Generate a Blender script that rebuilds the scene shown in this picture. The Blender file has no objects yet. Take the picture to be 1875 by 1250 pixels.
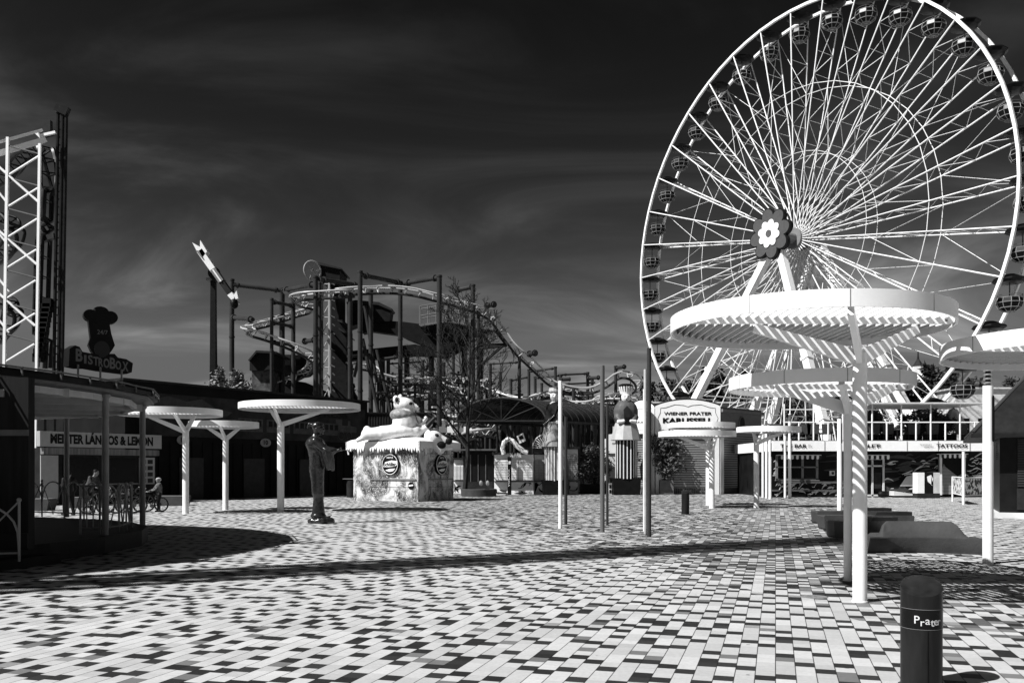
import bpy, math, random
from mathutils import Vector, Matrix, noise as mnoise
R = math.radians; PI = math.pi
random.seed(7)
scene = bpy.context.scene
COL = scene.collection
F, HZ, CX, EYE = 1620.0, 860.0, 937.5, 1.7
def W(px, py, d): return Vector(((px-CX)/F*d, d, EYE-(py-HZ)/F*d))
def G(px, py):
    d = F*EYE/(py-HZ); return Vector(((px-CX)/F*d, d, 0))
# ---------------------------------------------------------------- materials
MATS = {}
def mat(name, c, rough=.6, metal=0., var=.15, scale=3., bump=0., c2=None, stretch=None, spec=.5, grime=0.):
    if name in MATS: return MATS[name]
    if c < .1 and spec == .5 and not metal: spec = .12
    m = bpy.data.materials.new(name); m.use_nodes = True; nt = m.node_tree; b = nt.nodes['Principled BSDF']
    b.inputs['Roughness'].default_value = rough; b.inputs['Metallic'].default_value = metal
    b.inputs['Specular IOR Level'].default_value = spec
    tc = nt.nodes.new('ShaderNodeNewGeometry'); src = tc.outputs['Position']
    if stretch:
        mp = nt.nodes.new('ShaderNodeMapping'); mp.inputs['Scale'].default_value = stretch
        nt.links.new(src, mp.inputs[0]); src = mp.outputs[0]
    n = nt.nodes.new('ShaderNodeTexNoise'); n.inputs['Scale'].default_value = scale; n.inputs['Detail'].default_value = 6
    n.inputs['Roughness'].default_value = .62
    nt.links.new(src, n.inputs['Vector'])
    r = nt.nodes.new('ShaderNodeValToRGB'); e = r.color_ramp.elements
    lo = c*(1-var) if c2 is None else c; hi = c*(1+var) if c2 is None else c2
    e[0].position = .35; e[1].position = .65
    e[0].color = (lo, lo, lo, 1); e[1].color = (hi, hi, hi, 1)
    nt.links.new(n.outputs[0], r.inputs[0]); nt.links.new(r.outputs[0], b.inputs['Base Color'])
    if bump:
        bp = nt.nodes.new('ShaderNodeBump'); bp.inputs['Strength'].default_value = bump; bp.inputs['Distance'].default_value = .02
        n2 = nt.nodes.new('ShaderNodeTexNoise'); n2.inputs['Scale'].default_value = scale*6; n2.inputs['Detail'].default_value = 4
        nt.links.new(src, n2.inputs['Vector']); nt.links.new(n2.outputs[0], bp.inputs['Height']); nt.links.new(bp.outputs[0], b.inputs['Normal'])
    MATS[name] = m; return m
WHITE = mat('white_paint', .80, .45, var=.05, scale=1.5); SIGNW = mat('sign_white', .9, .5, var=.02)
OFFW = mat('offwhite_paint', .58, .55, var=.08, scale=2)
WHEELW = mat('wheel_paint', .8, .5, var=.03, scale=.3)
GREY = mat('grey_paint', .17, .5, var=.12)
MID = mat('mid_grey', .09, .5, var=.15)
DARK = mat('dark_paint', .022, .45, var=.25)
BLACK = mat('black_paint', .006, .5, var=.3)
MASTG = mat('mast_grey', .10, .3, var=.1, scale=4, stretch=(1,1,.1)); MASTD = mat('mast_dark', .035, .3, var=.1, spec=.5)
STEEL = mat('brushed_steel', .17, .28, .9, var=.08, scale=8, stretch=(1, 1, .1))
CHROME = mat('bright_steel', .65, .3, .85, var=.05, scale=8, stretch=(1, 1, .1))
COLM = mat('coaster_column_paint', .03, .38, var=.2, scale=.8)
TRACK = mat('coaster_track_paint', .42, .4, var=.1, scale=.8)
CONC = mat('bench_concrete', .05, .75, var=.16, scale=2.5, bump=.25)
BRONZE = mat('statue_bronze', .006, .27, 0, var=.6, scale=1.3, bump=1.0, c2=.022, spec=.75)
WOOD = mat('dark_timber', .009, .7, var=.4, scale=1.2, stretch=(6, 6, .5))
SNOW = mat('snow_plaster', .8, .6, var=.06, scale=4, bump=.3)
FUR = mat('fur_plaster', .74, .6, var=.08, scale=5, bump=.5)
SHIRT = mat('shirt_plaster', .2, .6, var=.5, scale=6, bump=.3)
GLASS = mat('dark_glass', .004, .15, var=.3, scale=.6)
LEAF = mat('leaf', .075, .42, var=.45, scale=9)
LEAFB = mat('leaf_bright', .16, .5, var=.5, scale=6)
LEAFD = mat('leaf_far', .02, .6, var=.5, scale=1.5)
BARK = mat('bark', .02, .8, var=.4, scale=8, stretch=(4, 4, .6), bump=.4)
SKIN = mat('skin', .22, .5, var=.05)
RUBBER = mat('rubber', .02, .7)
# ---------------------------------------------------------------- mesh builder
def wm(o):
    m = o.matrix_basis.copy()
    while o.parent: o = o.parent; m = o.matrix_basis @ m
    return m
class MB:
    def __init__(s): s.v = []; s.f = []
    def add(s, vs, fs):
        k = len(s.v); s.v += [tuple(v) for v in vs]; s.f += [tuple(i+k for i in f) for f in fs]; return s
    def box(s, c, size, rz=0, M=None):
        hx, hy, hz = size[0]/2, size[1]/2, size[2]/2; cs, sn = math.cos(rz), math.sin(rz); vs = []
        for x, y, z in ((-hx,-hy,-hz),(hx,-hy,-hz),(hx,hy,-hz),(-hx,hy,-hz),(-hx,-hy,hz),(hx,-hy,hz),(hx,hy,hz),(-hx,hy,hz)):
            vs.append((c[0]+x*cs-y*sn, c[1]+x*sn+y*cs, c[2]+z))
        if M: vs = [M @ Vector(v) for v in vs]
        return s.add(vs, [(0,3,2,1),(4,5,6,7),(0,1,5,4),(1,2,6,5),(2,3,7,6),(3,0,4,7)])
    def beam(s, a, b, w, h, up=(0,0,1)):   # box section beam, w sideways, h along up
        a = Vector(a); b = Vector(b); d = (b-a).normalized(); up = Vector(up); sd = d.cross(up)
        if sd.length < 1e-4: sd = d.cross(Vector((0,1,0)))
        sd.normalize(); u = sd.cross(d).normalized(); vs = []
        for p in (a, b):
            for i, j in ((-1,-1),(1,-1),(1,1),(-1,1)): vs.append(p+sd*(i*w/2)+u*(j*h/2))
        return s.add(vs, [(0,3,2,1),(4,5,6,7),(0,1,5,4),(1,2,6,5),(2,3,7,6),(3,0,4,7)])
    def tube(s, a, b, r, r2=None, n=6, cap=True):
        a = Vector(a); b = Vector(b); r2 = r if r2 is None else r2
        d = b-a
        if d.length < 1e-6: return s
        d.normalize(); x = d.orthogonal().normalized(); y = d.cross(x); vs = []
        for p, q in ((a, r), (b, r2)):
            for i in range(n):
                t = 2*PI*(i+.5)/n; vs.append(p+x*(q*math.cos(t))+y*(q*math.sin(t)))
        fs = [(i, (i+1) % n, n+(i+1) % n, n+i) for i in range(n)]
        if cap: fs += [tuple(range(n-1,-1,-1)), tuple(range(n, 2*n))]
        return s.add(vs, fs)
    def path(s, pts, r, n=6, closed=False, cap=True, rs=None):
        pts = [Vector(p) for p in pts]; N = len(pts); vs = []; px = None
        for i, p in enumerate(pts):
            a = pts[i-1] if (i or closed) else p; b = pts[(i+1) % N] if (i < N-1 or closed) else p
            d = (b-a)
            d = d.normalized() if d.length > 1e-7 else Vector((0,0,1))
            if px is None: px = d.orthogonal().normalized()
            px = px-d*px.dot(d)
            px = px.normalized() if px.length > 1e-5 else d.orthogonal().normalized()
            y = d.cross(px); q = rs[i] if rs else r
            for k in range(n):
                t = 2*PI*(k+.5)/n; vs.append(p+px*(q*math.cos(t))+y*(q*math.sin(t)))
        fs = []
        for i in range(N if closed else N-1):
            j = (i+1) % N
            for k in range(n): fs.append((i*n+k, i*n+(k+1) % n, j*n+(k+1) % n, j*n+k))
        if cap and not closed: fs += [tuple(range(n-1,-1,-1)), tuple(range((N-1)*n, N*n))]
        return s.add(vs, fs)
    def lathe(s, c, prof, n=24, ang=2*PI, a0=0, close=True):
        c = Vector(c); full = ang > 2*PI-1e-4; m = n if full else n+1; vs = []
        for i in range(m):
            t = a0+ang*i/n
            for r, z in prof: vs.append((c.x+r*math.cos(t), c.y+r*math.sin(t), c.z+z))
        k = len(prof); fs = []
        for i in range(n):
            j = (i+1) % m
            for q in range(k-1): fs.append((i*k+q, j*k+q, j*k+q+1, i*k+q+1))
        if close and full:
            if prof[0][0] > 1e-4: fs.append(tuple(i*k for i in range(m-1,-1,-1)))
            if prof[-1][0] > 1e-4: fs.append(tuple(i*k+k-1 for i in range(m)))
        return s.add(vs, fs)
    def prism(s, poly, o, u, w, n, th):    # polygon in plane (o; u,w) extruded th along n
        o = Vector(o); u = Vector(u); w = Vector(w); n = Vector(n); N = len(poly)
        vs = [o+u*a+w*b for a, b in poly]+[o+u*a+w*b+n*th for a, b in poly]
        fs = [tuple(range(N-1,-1,-1)), tuple(range(N, 2*N))]+[(i, (i+1) % N, N+(i+1) % N, N+i) for i in range(N)]
        return s.add(vs, fs)
    def ell(s, c, rad, rot=None, n=14, m=9):
        c = Vector(c); vs = []; q = rot or Matrix.Identity(3)
        for j in range(m+1):
            ph = PI*j/m
            for i in range(n):
                t = 2*PI*i/n
                vs.append(c+q @ Vector((rad[0]*math.sin(ph)*math.cos(t), rad[1]*math.sin(ph)*math.sin(t), rad[2]*math.cos(ph))))
        fs = []
        for j in range(m):
            for i in range(n):
                a, b2 = j*n+i, j*n+(i+1) % n
                if j == 0: fs.append((a, a+n, b2+n))
                elif j == m-1: fs.append((a, a+n, b2))
                else: fs.append((a, a+n, b2+n, b2))
        return s.add(vs, fs)
    def cap(s, a, b, r, r2=None):           # capsule with taper (for remeshed bodies)
        r2 = r if r2 is None else r2
        s.tube(a, b, r, r2, 12); s.ell(a, (r,)*3, n=12, m=8); s.ell(b, (r2,)*3, n=12, m=8); return s
    def build(s, name, m, parent=None, smooth=None, remesh=None, sm=2):
        me = bpy.data.meshes.new(name); vs = s.v
        if parent:
            inv = wm(parent).inverted(); vs = [tuple(inv @ Vector(v)) for v in vs]
        me.from_pydata(vs, [], s.f)
        ob = bpy.data.objects.new(name, me); COL.objects.link(ob)
        if remesh:
            md = ob.modifiers.new('r', 'REMESH'); md.mode = 'VOXEL'; md.voxel_size = remesh
            ms = ob.modifiers.new('s', 'SMOOTH'); ms.iterations = sm; ms.factor = .6
            dg = bpy.context.evaluated_depsgraph_get(); dg.update()
            nm = bpy.data.meshes.new_from_object(ob.evaluated_get(dg)); ob.modifiers.clear(); ob.data = nm; me = nm; me.name = name; smooth = 180
        else:
            me.validate()
        me.materials.clear(); me.materials.append(m)
        if smooth:
            me.shade_smooth()
            if smooth < 179: me.set_sharp_from_angle(angle=R(smooth))
        if parent: ob.parent = parent
        return ob
def thing(name, label, cat, loc=(0,0,0), rz=0, group=None):
    o = bpy.data.objects.new(name, None); o.empty_display_size = .2; COL.objects.link(o)
    o.location = loc; o.rotation_euler = (0,0,rz); tag(o, label, cat, group); return o
def tag(o, label=None, cat=None, group=None, kind=None):
    if label: o['label'] = label
    if cat: o['category'] = cat
    if group: o['group'] = group
    if kind: o['kind'] = kind
    return o
def struct(o, label=None): o['kind'] = 'structure'; return o
def copy_tree(o, parent=None):
    c = o.copy(); COL.objects.link(c); c.parent = parent
    for ch in list(o.children): copy_tree(ch, c)
    return c
def textmesh(s, bold=0., spacing=1.):
    cu = bpy.data.curves.new('t', 'FONT'); cu.body = s; cu.offset = bold; cu.space_character = spacing
    cu.align_x = 'CENTER'; cu.resolution_u = 3
    ob = bpy.data.objects.new('t', cu); COL.objects.link(ob)
    dg = bpy.context.evaluated_depsgraph_get(); dg.update()
    me = bpy.data.meshes.new_from_object(ob.evaluated_get(dg))
    vs = [v.co.copy() for v in me.vertices]; fs = [tuple(p.vertices) for p in me.polygons]
    bpy.data.objects.remove(ob); bpy.data.meshes.remove(me); bpy.data.curves.remove(cu); return vs, fs
def text(name, s, m, parent, o, u, w, height, width=None, bold=0., th=.01, warp=None):
    # o = centre of baseline, u along, w up; height of capitals, width total
    vs, fs = textmesh(s, bold); xs = [v.x for v in vs]; ys = [v.y for v in vs]
    sy = height/.72; sx = (width/(max(xs)-min(xs))) if width else sy; xc = (max(xs)+min(xs))/2
    o = Vector(o); u = Vector(u).normalized(); w = Vector(w).normalized(); n = u.cross(w).normalized()
    P = []
    for v in vs:
        a, b = (v.x-xc)*sx, v.y*sy
        P.append(warp(a, b) if warp else o+u*a+w*b+n*th)
    mb = MB(); mb.add(P, fs); return mb.build(name, m, parent)
def shaped(poly_fn, n=32): return [poly_fn(2*PI*i/n) for i in range(n)]
def catmull(pts, k=8, closed=False):
    P = [Vector(p) for p in pts]; out = []; N = len(P)
    for i in range(N if closed else N-1):
        a = P[(i-1) % N] if (i or closed) else P[0]; b = P[i]; c = P[(i+1) % N]; d = P[(i+2) % N] if (closed or i+2 < N) else P[-1]
        for j in range(k):
            t = j/k; out.append(.5*((2*b)+(c-a)*t+(2*a-5*b+4*c-d)*t*t+(3*b-a-3*c+d)*t*t*t))
    if not closed: out.append(P[-1])
    return out
# ---------------------------------------------------------------- camera, sun, sky
cam = bpy.data.cameras.new('camera'); co = bpy.data.objects.new('camera', cam); COL.objects.link(co)
co.location = (0, 0, EYE); co.rotation_euler = (PI/2, 0, 0); cam.sensor_width = 36; cam.lens = 36*F/1875
cam.shift_y = (HZ-625)/1875; cam.clip_end = 6000; cam.clip_start = .05; scene.camera = co
AZ, EL = R(61), R(47)
sd = Vector((-math.sin(AZ)*math.cos(EL), -math.cos(AZ)*math.cos(EL), math.sin(EL)))
sl = bpy.data.lights.new('sun', 'SUN'); sl.energy = 5.0; sl.angle = R(.5); sl.color = (1, .998, .995)
so = bpy.data.objects.new('sun', sl); COL.objects.link(so); so.rotation_euler = sd.to_track_quat('Z', 'Y').to_euler()
so.location = (-20, -10, 30)
wd = bpy.data.worlds.new('World'); scene.world = wd; wd.use_nodes = True; nt = wd.node_tree; N = nt.nodes; L = nt.links
bg = N['Background']
sky = N.new('ShaderNodeTexSky'); sky.sky_type = 'NISHITA'; sky.sun_disc = False
sky.sun_elevation = EL; sky.sun_rotation = math.atan2(sd.x, sd.y)
sky.dust_density = .6; sky.air_density = 1.0; sky.ozone_density = 3
sep = N.new('ShaderNodeSeparateColor'); L.new(sky.outputs[0], sep.inputs[0])     # red filter, as for a black and white film
def wmath(op, a, b=None):
    n = N.new('ShaderNodeMath'); n.operation = op
    for i, x in enumerate((a, b)):
        if x is None: continue
        if isinstance(x, (int, float)): n.inputs[i].default_value = x
        else: L.new(x, n.inputs[i])
    return n.outputs[0]
tc = N.new('ShaderNodeTexCoord'); sx = N.new('ShaderNodeSeparateXYZ'); L.new(tc.outputs['Generated'], sx.inputs[0])
zz = wmath('ADD', wmath('MAXIMUM', sx.outputs[2], 0), .38)
cx = N.new('ShaderNodeCombineXYZ'); L.new(wmath('DIVIDE', sx.outputs[0], zz), cx.inputs[0]); L.new(wmath('DIVIDE', sx.outputs[1], zz), cx.inputs[1])
mp = N.new('ShaderNodeMapping'); mp.inputs['Scale'].default_value = (.75, 1.5, 1); mp.inputs['Rotation'].default_value = (0, 0, R(38)); L.new(cx.outputs[0], mp.inputs[0])
cn = N.new('ShaderNodeTexNoise'); cn.inputs['Scale'].default_value = 1.7; cn.inputs['Detail'].default_value = 9; cn.inputs['Roughness'].default_value = .55; cn.inputs['Distortion'].default_value = 1.3
L.new(mp.outputs[0], cn.inputs['Vector'])
cr = N.new('ShaderNodeMapRange'); cr.inputs['From Min'].default_value = .38; cr.inputs['From Max'].default_value = .85; cr.interpolation_type = 'SMOOTHERSTEP'
L.new(cn.outputs[0], cr.inputs['Value'])
SKY_POW, SKY_MUL, CLOUD = 2.99, .072, 2.6
base = wmath('MULTIPLY', wmath('POWER', wmath('MINIMUM', sep.outputs[0], 2.72), SKY_POW), SKY_MUL)
cl = wmath('MULTIPLY', cr.outputs[0], CLOUD)
tot = wmath('MULTIPLY', base, wmath('ADD', cl, 1.0))
cc = N.new('ShaderNodeCombineColor')
for i in range(3): L.new(tot, cc.inputs[i])
L.new(cc.outputs[0], bg.inputs[0]); bg.inputs[1].default_value = .06
vs = scene.view_settings; vs.view_transform = 'Standard'; vs.look = 'None'; vs.gamma = 1; vs.exposure = .63; vs.use_curve_mapping = False
scene.render.engine = 'CYCLES'; scene.cycles.diffuse_bounces = 1
# ---------------------------------------------------------------- ground
def paver_material():
    m = bpy.data.materials.new('pavers'); m.use_nodes = True; nt = m.node_tree; N = nt.nodes; L = nt.links; b = N['Principled BSDF']
    def mt(op, a, bb=None, c=None):
        n = N.new('ShaderNodeMath'); n.operation = op
        for i, x in enumerate((a, bb, c)):
            if x is None: continue
            if isinstance(x, (int, float)): n.inputs[i].default_value = x
            else: L.new(x, n.inputs[i])
        return n.outputs[0]
    def wn(a, c=0.0, d=0.0):
        cb = N.new('ShaderNodeCombineXYZ'); n = N.new('ShaderNodeTexWhiteNoise'); n.noise_dimensions = '3D'
        for i, x in enumerate((a, c, d)):
            if isinstance(x, (int, float)): cb.inputs[i].default_value = x
            else: L.new(x, cb.inputs[i])
        L.new(cb.outputs[0], n.inputs['Vector']); return n.outputs['Value']
    g = N.new('ShaderNodeNewGeometry'); s = N.new('ShaderNodeSeparateXYZ'); L.new(g.outputs['Position'], s.inputs[0]); X, Y = s.outputs[0], s.outputs[1]
    th = math.atan2(1420-CX, F); sn, cs = math.sin(th), math.cos(th)
    u = mt('DIVIDE', mt('SUBTRACT', mt('MULTIPLY', X, cs), mt('MULTIPLY', Y, sn)), .163)
    v = mt('DIVIDE', mt('ADD', mt('MULTIPLY', X, sn), mt('MULTIPLY', Y, cs)), .175)
    row = mt('FLOOR', u); v2 = mt('ADD', v, mt('MULTIPLY', wn(row), 1.6)); cell = mt('FLOOR', v2)
    grp = mt('FLOOR', mt('DIVIDE', v2, 4)); par = mt('FLOORED_MODULO', row, 2); k = mt('ADD', mt('MULTIPLY', par, 2), mt('FLOOR', mt('MULTIPLY', wn(row, grp, 3.0), 2.2))); idx = mt('SUBTRACT', cell, mt('MULTIPLY', grp, 4))
    r1 = wn(row, cell, 7.0); dark = mt('MAXIMUM', mt('COMPARE', idx, k, .1), mt('LESS_THAN', r1, .03)); r2 = wn(row, cell, 11.0)
    # long light slabs share a shade: neighbours in the same pair
    pair = mt('FLOOR', mt('DIVIDE', mt('ADD', v2, 1), 2)); r3 = wn(row, pair, 5.0)
    # mixed zone mask
    s1 = mt('ADD', mt('MULTIPLY', mt('SUBTRACT', X, 2.9), .94), mt('MULTIPLY', mt('SUBTRACT', Y, 10.2), .34))
    s2 = mt('ADD', mt('MULTIPLY', mt('SUBTRACT', X, 8.6), -.947), mt('MULTIPLY', mt('SUBTRACT', Y, 14), .322))
    nz = N.new('ShaderNodeTexNoise'); nz.inputs['Scale'].default_value = .25; nz.inputs['Detail'].default_value = 3; L.new(g.outputs['Position'], nz.inputs['Vector'])
    p = mt('ADD', mt('ADD', mt('DIVIDE', mt('MINIMUM', s1, s2), 2.4), -.28), mt('MULTIPLY', mt('SUBTRACT', nz.outputs[0], .5), 1.1))
    mix = mt('LESS_THAN', r2, mt('MINIMUM', mt('MAXIMUM', p, .018), .9))
    ra = N.new('ShaderNodeValToRGB'); ra.color_ramp.interpolation = 'CONSTANT'; e = ra.color_ramp.elements
    e[0].position = 0; e[0].color = (.016,)*3+(1,); e[1].position = .27; e[1].color = (.085,)*3+(1,)
    for pos, c in ((.43, .15), (.58, .22), (.70, .44), (.9, .33)): q = e.new(pos); q.color = (c, c, c, 1)
    L.new(r1, ra.inputs[0])
    light = mt('ADD', .41, mt('MULTIPLY', mt('SUBTRACT', r3, .5), .10))
    few = mt('GREATER_THAN', r1, .965); light = mt('ADD', mt('MULTIPLY', light, mt('SUBTRACT', 1, few)), mt('MULTIPLY', few, .13))
    dk = mt('ADD', .013, mt('MULTIPLY', r1, .012))
    plain = mt('ADD', mt('MULTIPLY', dk, dark), mt('MULTIPLY', light, mt('SUBTRACT', 1, dark)))
    val = mt('ADD', mt('MULTIPLY', ra.outputs[0], mix), mt('MULTIPLY', plain, mt('SUBTRACT', 1, mix)))
    # speckle, stains
    n1 = N.new('ShaderNodeTexNoise'); n1.inputs['Scale'].default_value = 1.3; n1.inputs['Detail'].default_value = 8; n1.inputs['Roughness'].default_value = .7; L.new(g.outputs['Position'], n1.inputs['Vector'])
    n2 = N.new('ShaderNodeTexNoise'); n2.inputs['Scale'].default_value = 26; n2.inputs['Detail'].default_value = 5; L.new(g.outputs['Position'], n2.inputs['Vector'])
    val = mt('MULTIPLY', val, mt('ADD', .78, mt('MULTIPLY', n1.outputs[0], .44)))
    val = mt('MULTIPLY', val, mt('ADD', .84, mt('MULTIPLY', n2.outputs[0], .32)))
    vo = N.new('ShaderNodeTexVoronoi'); vo.inputs['Scale'].default_value = 3.2; L.new(g.outputs['Position'], vo.inputs['Vector'])
    sp = mt('LESS_THAN', vo.outputs['Distance'], mt('MULTIPLY', wn(row, cell, 2.0), .09)); val = mt('MULTIPLY', val, mt('SUBTRACT', 1, mt('MULTIPLY', sp, .55)))
    # joints
    fu = mt('FRACT', u); fv = mt('FRACT', v2)
    j1 = mt('MAXIMUM', mt('LESS_THAN', fu, .026), mt('GREATER_THAN', fu, .974))
    j2 = mt('MAXIMUM', mt('LESS_THAN', fv, .012), mt('GREATER_THAN', fv, .988))
    val = mt('MULTIPLY', val, mt('SUBTRACT', 1, mt('MULTIPLY', j1, .85))); val = mt('MULTIPLY', val, mt('SUBTRACT', 1, mt('MULTIPLY', j2, .22)))
    cc = N.new('ShaderNodeCombineColor')
    for i in range(3): L.new(val, cc.inputs[i])
    L.new(cc.outputs[0], b.inputs['Base Color']); b.inputs['Specular IOR Level'].default_value = .25
    L.new(mt('ADD', .6, mt('MULTIPLY', r2, .2)), b.inputs['Roughness'])
    bp = N.new('ShaderNodeBump'); bp.inputs['Strength'].default_value = .35; bp.inputs['Distance'].default_value = .004
    L.new(mt('SUBTRACT', mt('MULTIPLY', r2, .6), mt('MULTIPLY', j1, 1.0)), bp.inputs['Height']); L.new(bp.outputs[0], b.inputs['Normal'])
    return m
g = MB(); g.add([(-2500,-300,0),(2500,-300,0),(2500,4000,0),(-2500,4000,0)], [(0,1,2,3)])
struct(g.build('ground', paver_material()))
# round drain covers
for px, py, r, lb in ((1491, 1092, .17, 'round metal cover in the paving left of the white pole'), (1468, 970, .16, 'small flat cover in the paving near the stepped benches'), (1486, 1053, .16, 'round metal cover in the paving beside the long shadow')):
    c = G(px, py); t = MB().lathe(c, [(0, .002), (0, .006), (r, .006), (r+.01, .001)], 24)
    tag(t.build('drain_cover', mat('cover_metal', .22, .5, .3, var=.3, scale=12)), lb, 'drain cover', 'drain covers')
# ---------------------------------------------------------------- canopies
def canopy(lab, cx, cy, Rr, zb, px, py, zj, arms, solid=0, beam=None, group='round slatted sun canopies on poles', pr=.09, h=.2, rot=0):
    root = thing('sun_canopy', lab, 'canopy', (px, py, 0), 0, group); c = Vector((cx, cy, zb))
    n = 96 if Rr/cy > .08 else 64
    MB().lathe(c, [(Rr-.025, 0), (Rr, 0), (Rr, h), (Rr-.025, h), (Rr-.025, 0)], n, close=False).build('rim', WHITE, root, 30)
    for k in range(5 if Rr/cy > .08 else 0):
        a = -PI+.25+k*PI/5; MB().box((cx+(Rr+.001)*math.cos(a), cy+(Rr+.001)*math.sin(a), zb+h/2), (.006, .007, h*.99), a).build('rim_seam', GREY, root)
    sl = MB(); sp = .118 if Rr/cy > .08 else .15; cr, sr = math.cos(rot), math.sin(rot); K = int(Rr/sp)
    for i in range(-K, K+1):
        a = i*sp; hl = math.sqrt(max((Rr-.03)**2-a*a, 0))
        if hl < .08: continue
        ctr = (cx+a*cr, cy+a*sr, zb+.125)
        sl.box(ctr, (.012, 2*hl, .085), rot)
    sl.build('slat_grid', WHITE, root)
    if solid is not None:
        rq = Rr-.02; far_ = 1.0; aa = math.asin(solid); ab = math.asin(far_); pol = [(rq*math.cos(aa+(ab-aa)*i/16), rq*math.sin(aa+(ab-aa)*i/16)) for i in range(17)]; pol += [(-x, y) for x, y in reversed(pol) if x > .001]
        MB().prism(pol, (cx, cy, zb+.185), (1,0,0), (0,1,0), (0,0,1), .008).build('roof_sheet', WHITE, root)
    bm = MB(); L2 = Rr-.03
    bo_ = (beam if beam is not None else (solid or 0))*Rr; bm.box((cx, cy+bo_-.02, zb+.10), (2*math.sqrt(L2*L2-bo_*bo_), .03, .17), rot)
    o2 = .55*Rr; hl = math.sqrt(L2*L2-o2*o2)
    bm.build('main_beam', WHITE, root)
    bl = MB()
    for sx_ in (-1, 1):
        for q in (.03, -.05): bl.lathe((cx+cr*sx_*(Rr-.2), cy+bo_-.036, zb+.1+q), [(0, 0), (.018, 0), (.018, .012), (0, .012)], 8)
    bl.build('bolt', DARK, root)
    for ax, ay in arms:
        a = Vector((px, py, zj)); e = Vector((ax, ay, zb+.03)); d = (e-a); t = d.normalized(); side = t.cross(Vector((0,0,1))).normalized(); up = side.cross(t)
        ar = MB(); w = .022; vs_ = []
        for p, hh in ((a-t*.02-Vector((0,0,.05)), .10), (e, .055)):
            for i, j in ((-1,-1),(1,-1),(1,1),(-1,1)): vs_.append(p+side*(i*w*1.6)+up*(j*hh))
        ar.add(vs_, [(0,3,2,1),(4,5,6,7),(0,1,5,4),(1,2,6,5),(2,3,7,6),(3,0,4,7)]); ar.build('arm', WHITE, root)
    p = MB().lathe((px, py, 0), [(pr, 0), (pr, zj-.02), (pr*.9, zj+.02), (0, zj+.02)], 24)
    p.build('pole', WHITE, root, 40)
    MB().lathe((px, py, 0), [(pr+.012, 0), (pr+.012, .012), (pr+.002, .016)], 24).build('base_ring', WHITE, root, 40)
    return root
canopy('largest white round slatted canopy standing nearest, on the foremost striped pole', 3.84, 11.5, 1.755, 3.5, 4.49, 11.42, 3.19, [(3.11, 11.4), (3.89, 10.16), (5.28, 11.53)], .05, -.27)
canopy('lower white round canopy partly hidden behind the foremost pole, shadowed by the largest canopy', 4.87, 14.0, 1.40, 2.96, 5.16, 13.6, 2.69, [(4.1, 13.8), (4.8, 12.9), (5.95, 13.8)], None, pr=.06)
canopy('white round canopy cut off by the right edge, above the dark pyramid roofed kiosk', 7.23, 11.3, 1.6, 3.15, 8.0, 11.2, 2.75, [(6.45, 11.1), (7.3, 10.1), (8.6, 11.2)], -.2)
def far_canopy(lab, cx, d, Rr, zb, ppx, pd, armdx=.5):
    px = (ppx-CX)/F*pd; canopy(lab, cx, d, Rr, zb, px, pd, zb-.52*min(1, Rr/1.9)-.05, [(cx-armdx*Rr, d-.05), (px+.05*(cx-px)+.02, d-.62*Rr), (cx+armdx*Rr, d-.05), ], -.3, pr=.14 if Rr > 2.2 else .12, h=.24)
far_canopy('white round canopy beside the roof edge of the snack bar at left', -13.27, 34.4, 1.93, 3.8, 340, 34.4)
far_canopy('widest far canopy, right of the other two in front of the mural building', -8.62, 36.0, 2.42, 4.14, 514, 35.8)
far_canopy('small canopy standing behind and between the two bigger left canopies', -12.3, 37.8, 1.44, 3.5, 413, 37.7)
far_canopy('front canopy of the overlapping pair before the carousel pavilion', 8.22, 39.3, 1.7, 3.16, 1303.5, 39.3)
far_canopy('rear and higher canopy of the overlapping pair before the carousel pavilion', 9.07, 42.4, 1.59, 3.69, 1297, 42.4)
far_canopy('small canopy on a striped pole right of the overlapping pair, beside the lamp posts', 11.6, 40.0, 1.42, 3.39, 1385, 40.0)
# ---------------------------------------------------------------- lamp posts
def lamp(lab, px, py, h, r, group='white cylindrical lamp posts'):
    c = G(px, py); t = thing('lamp_post', lab, 'lamp', c, 0, group); hb = h-.42
    MB().lathe(c, [(r, 0), (r, hb-1.1), (r*.97, hb-1.1), (r*.97, hb), (0, hb)], 20).build('pole', WHITE, t, 40)
    g = MB()
    for q in range(5): g.lathe(c+Vector((0,0,hb+.03+q*.075)), [(r*.4, 0), (r*.86, .01), (r*.86, .032), (r*.4, .045)], 16)
    g.build('louvre', CHROME, t, 40)
    MB().lathe(c+Vector((0,0,hb)), [(r*.5, 0), (r*.5, .4), (0, .4)], 12).build('lamp_glass', GLASS, t, 40)
    MB().lathe(c+Vector((0,0,h-.02)), [(0, 0), (r, 0), (r, .04), (0, .06)], 16).build('cap', WHITE, t, 40)
    # oval slot facing the square
    sl = []
    for i in range(24):
        a = 2*PI*i/24; sl.append((.35*r*math.cos(a), (.36 if math.sin(a) > 0 else -.36)+.06*math.sin(a)))
    o = c+Vector((r*.5, -r*.87-.002, hb-.6)); u = Vector((.87, .5, 0)).normalized()
    MB().prism(sl, o, u, (0,0,1), Vector((.5, -.87, 0)), .012).build('slot', BLACK, t)
lamp('thick white lamp post with dark slot standing before the dark kiosk', 1809, 1031, 3.65, .092)
lamp('white lamp post close behind the foremost canopy poles, before the bar', 1537.5, 934.5, 4.25, .1)
lamp('leftmost of the five white lamp posts before the bar', 1397, 910.7, 4.9, .08)
lamp('second from left of the five white lamp posts before the bar', 1403.5, 911.5, 4.7, .08)
lamp('middle of the five white lamp posts before the bar, beside the small canopy', 1410, 913.2, 3.9, .085)
lamp('fourth from left of the five white lamp posts, thinner, before the bar window', 1437.5, 911, 4.2, .07)
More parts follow.
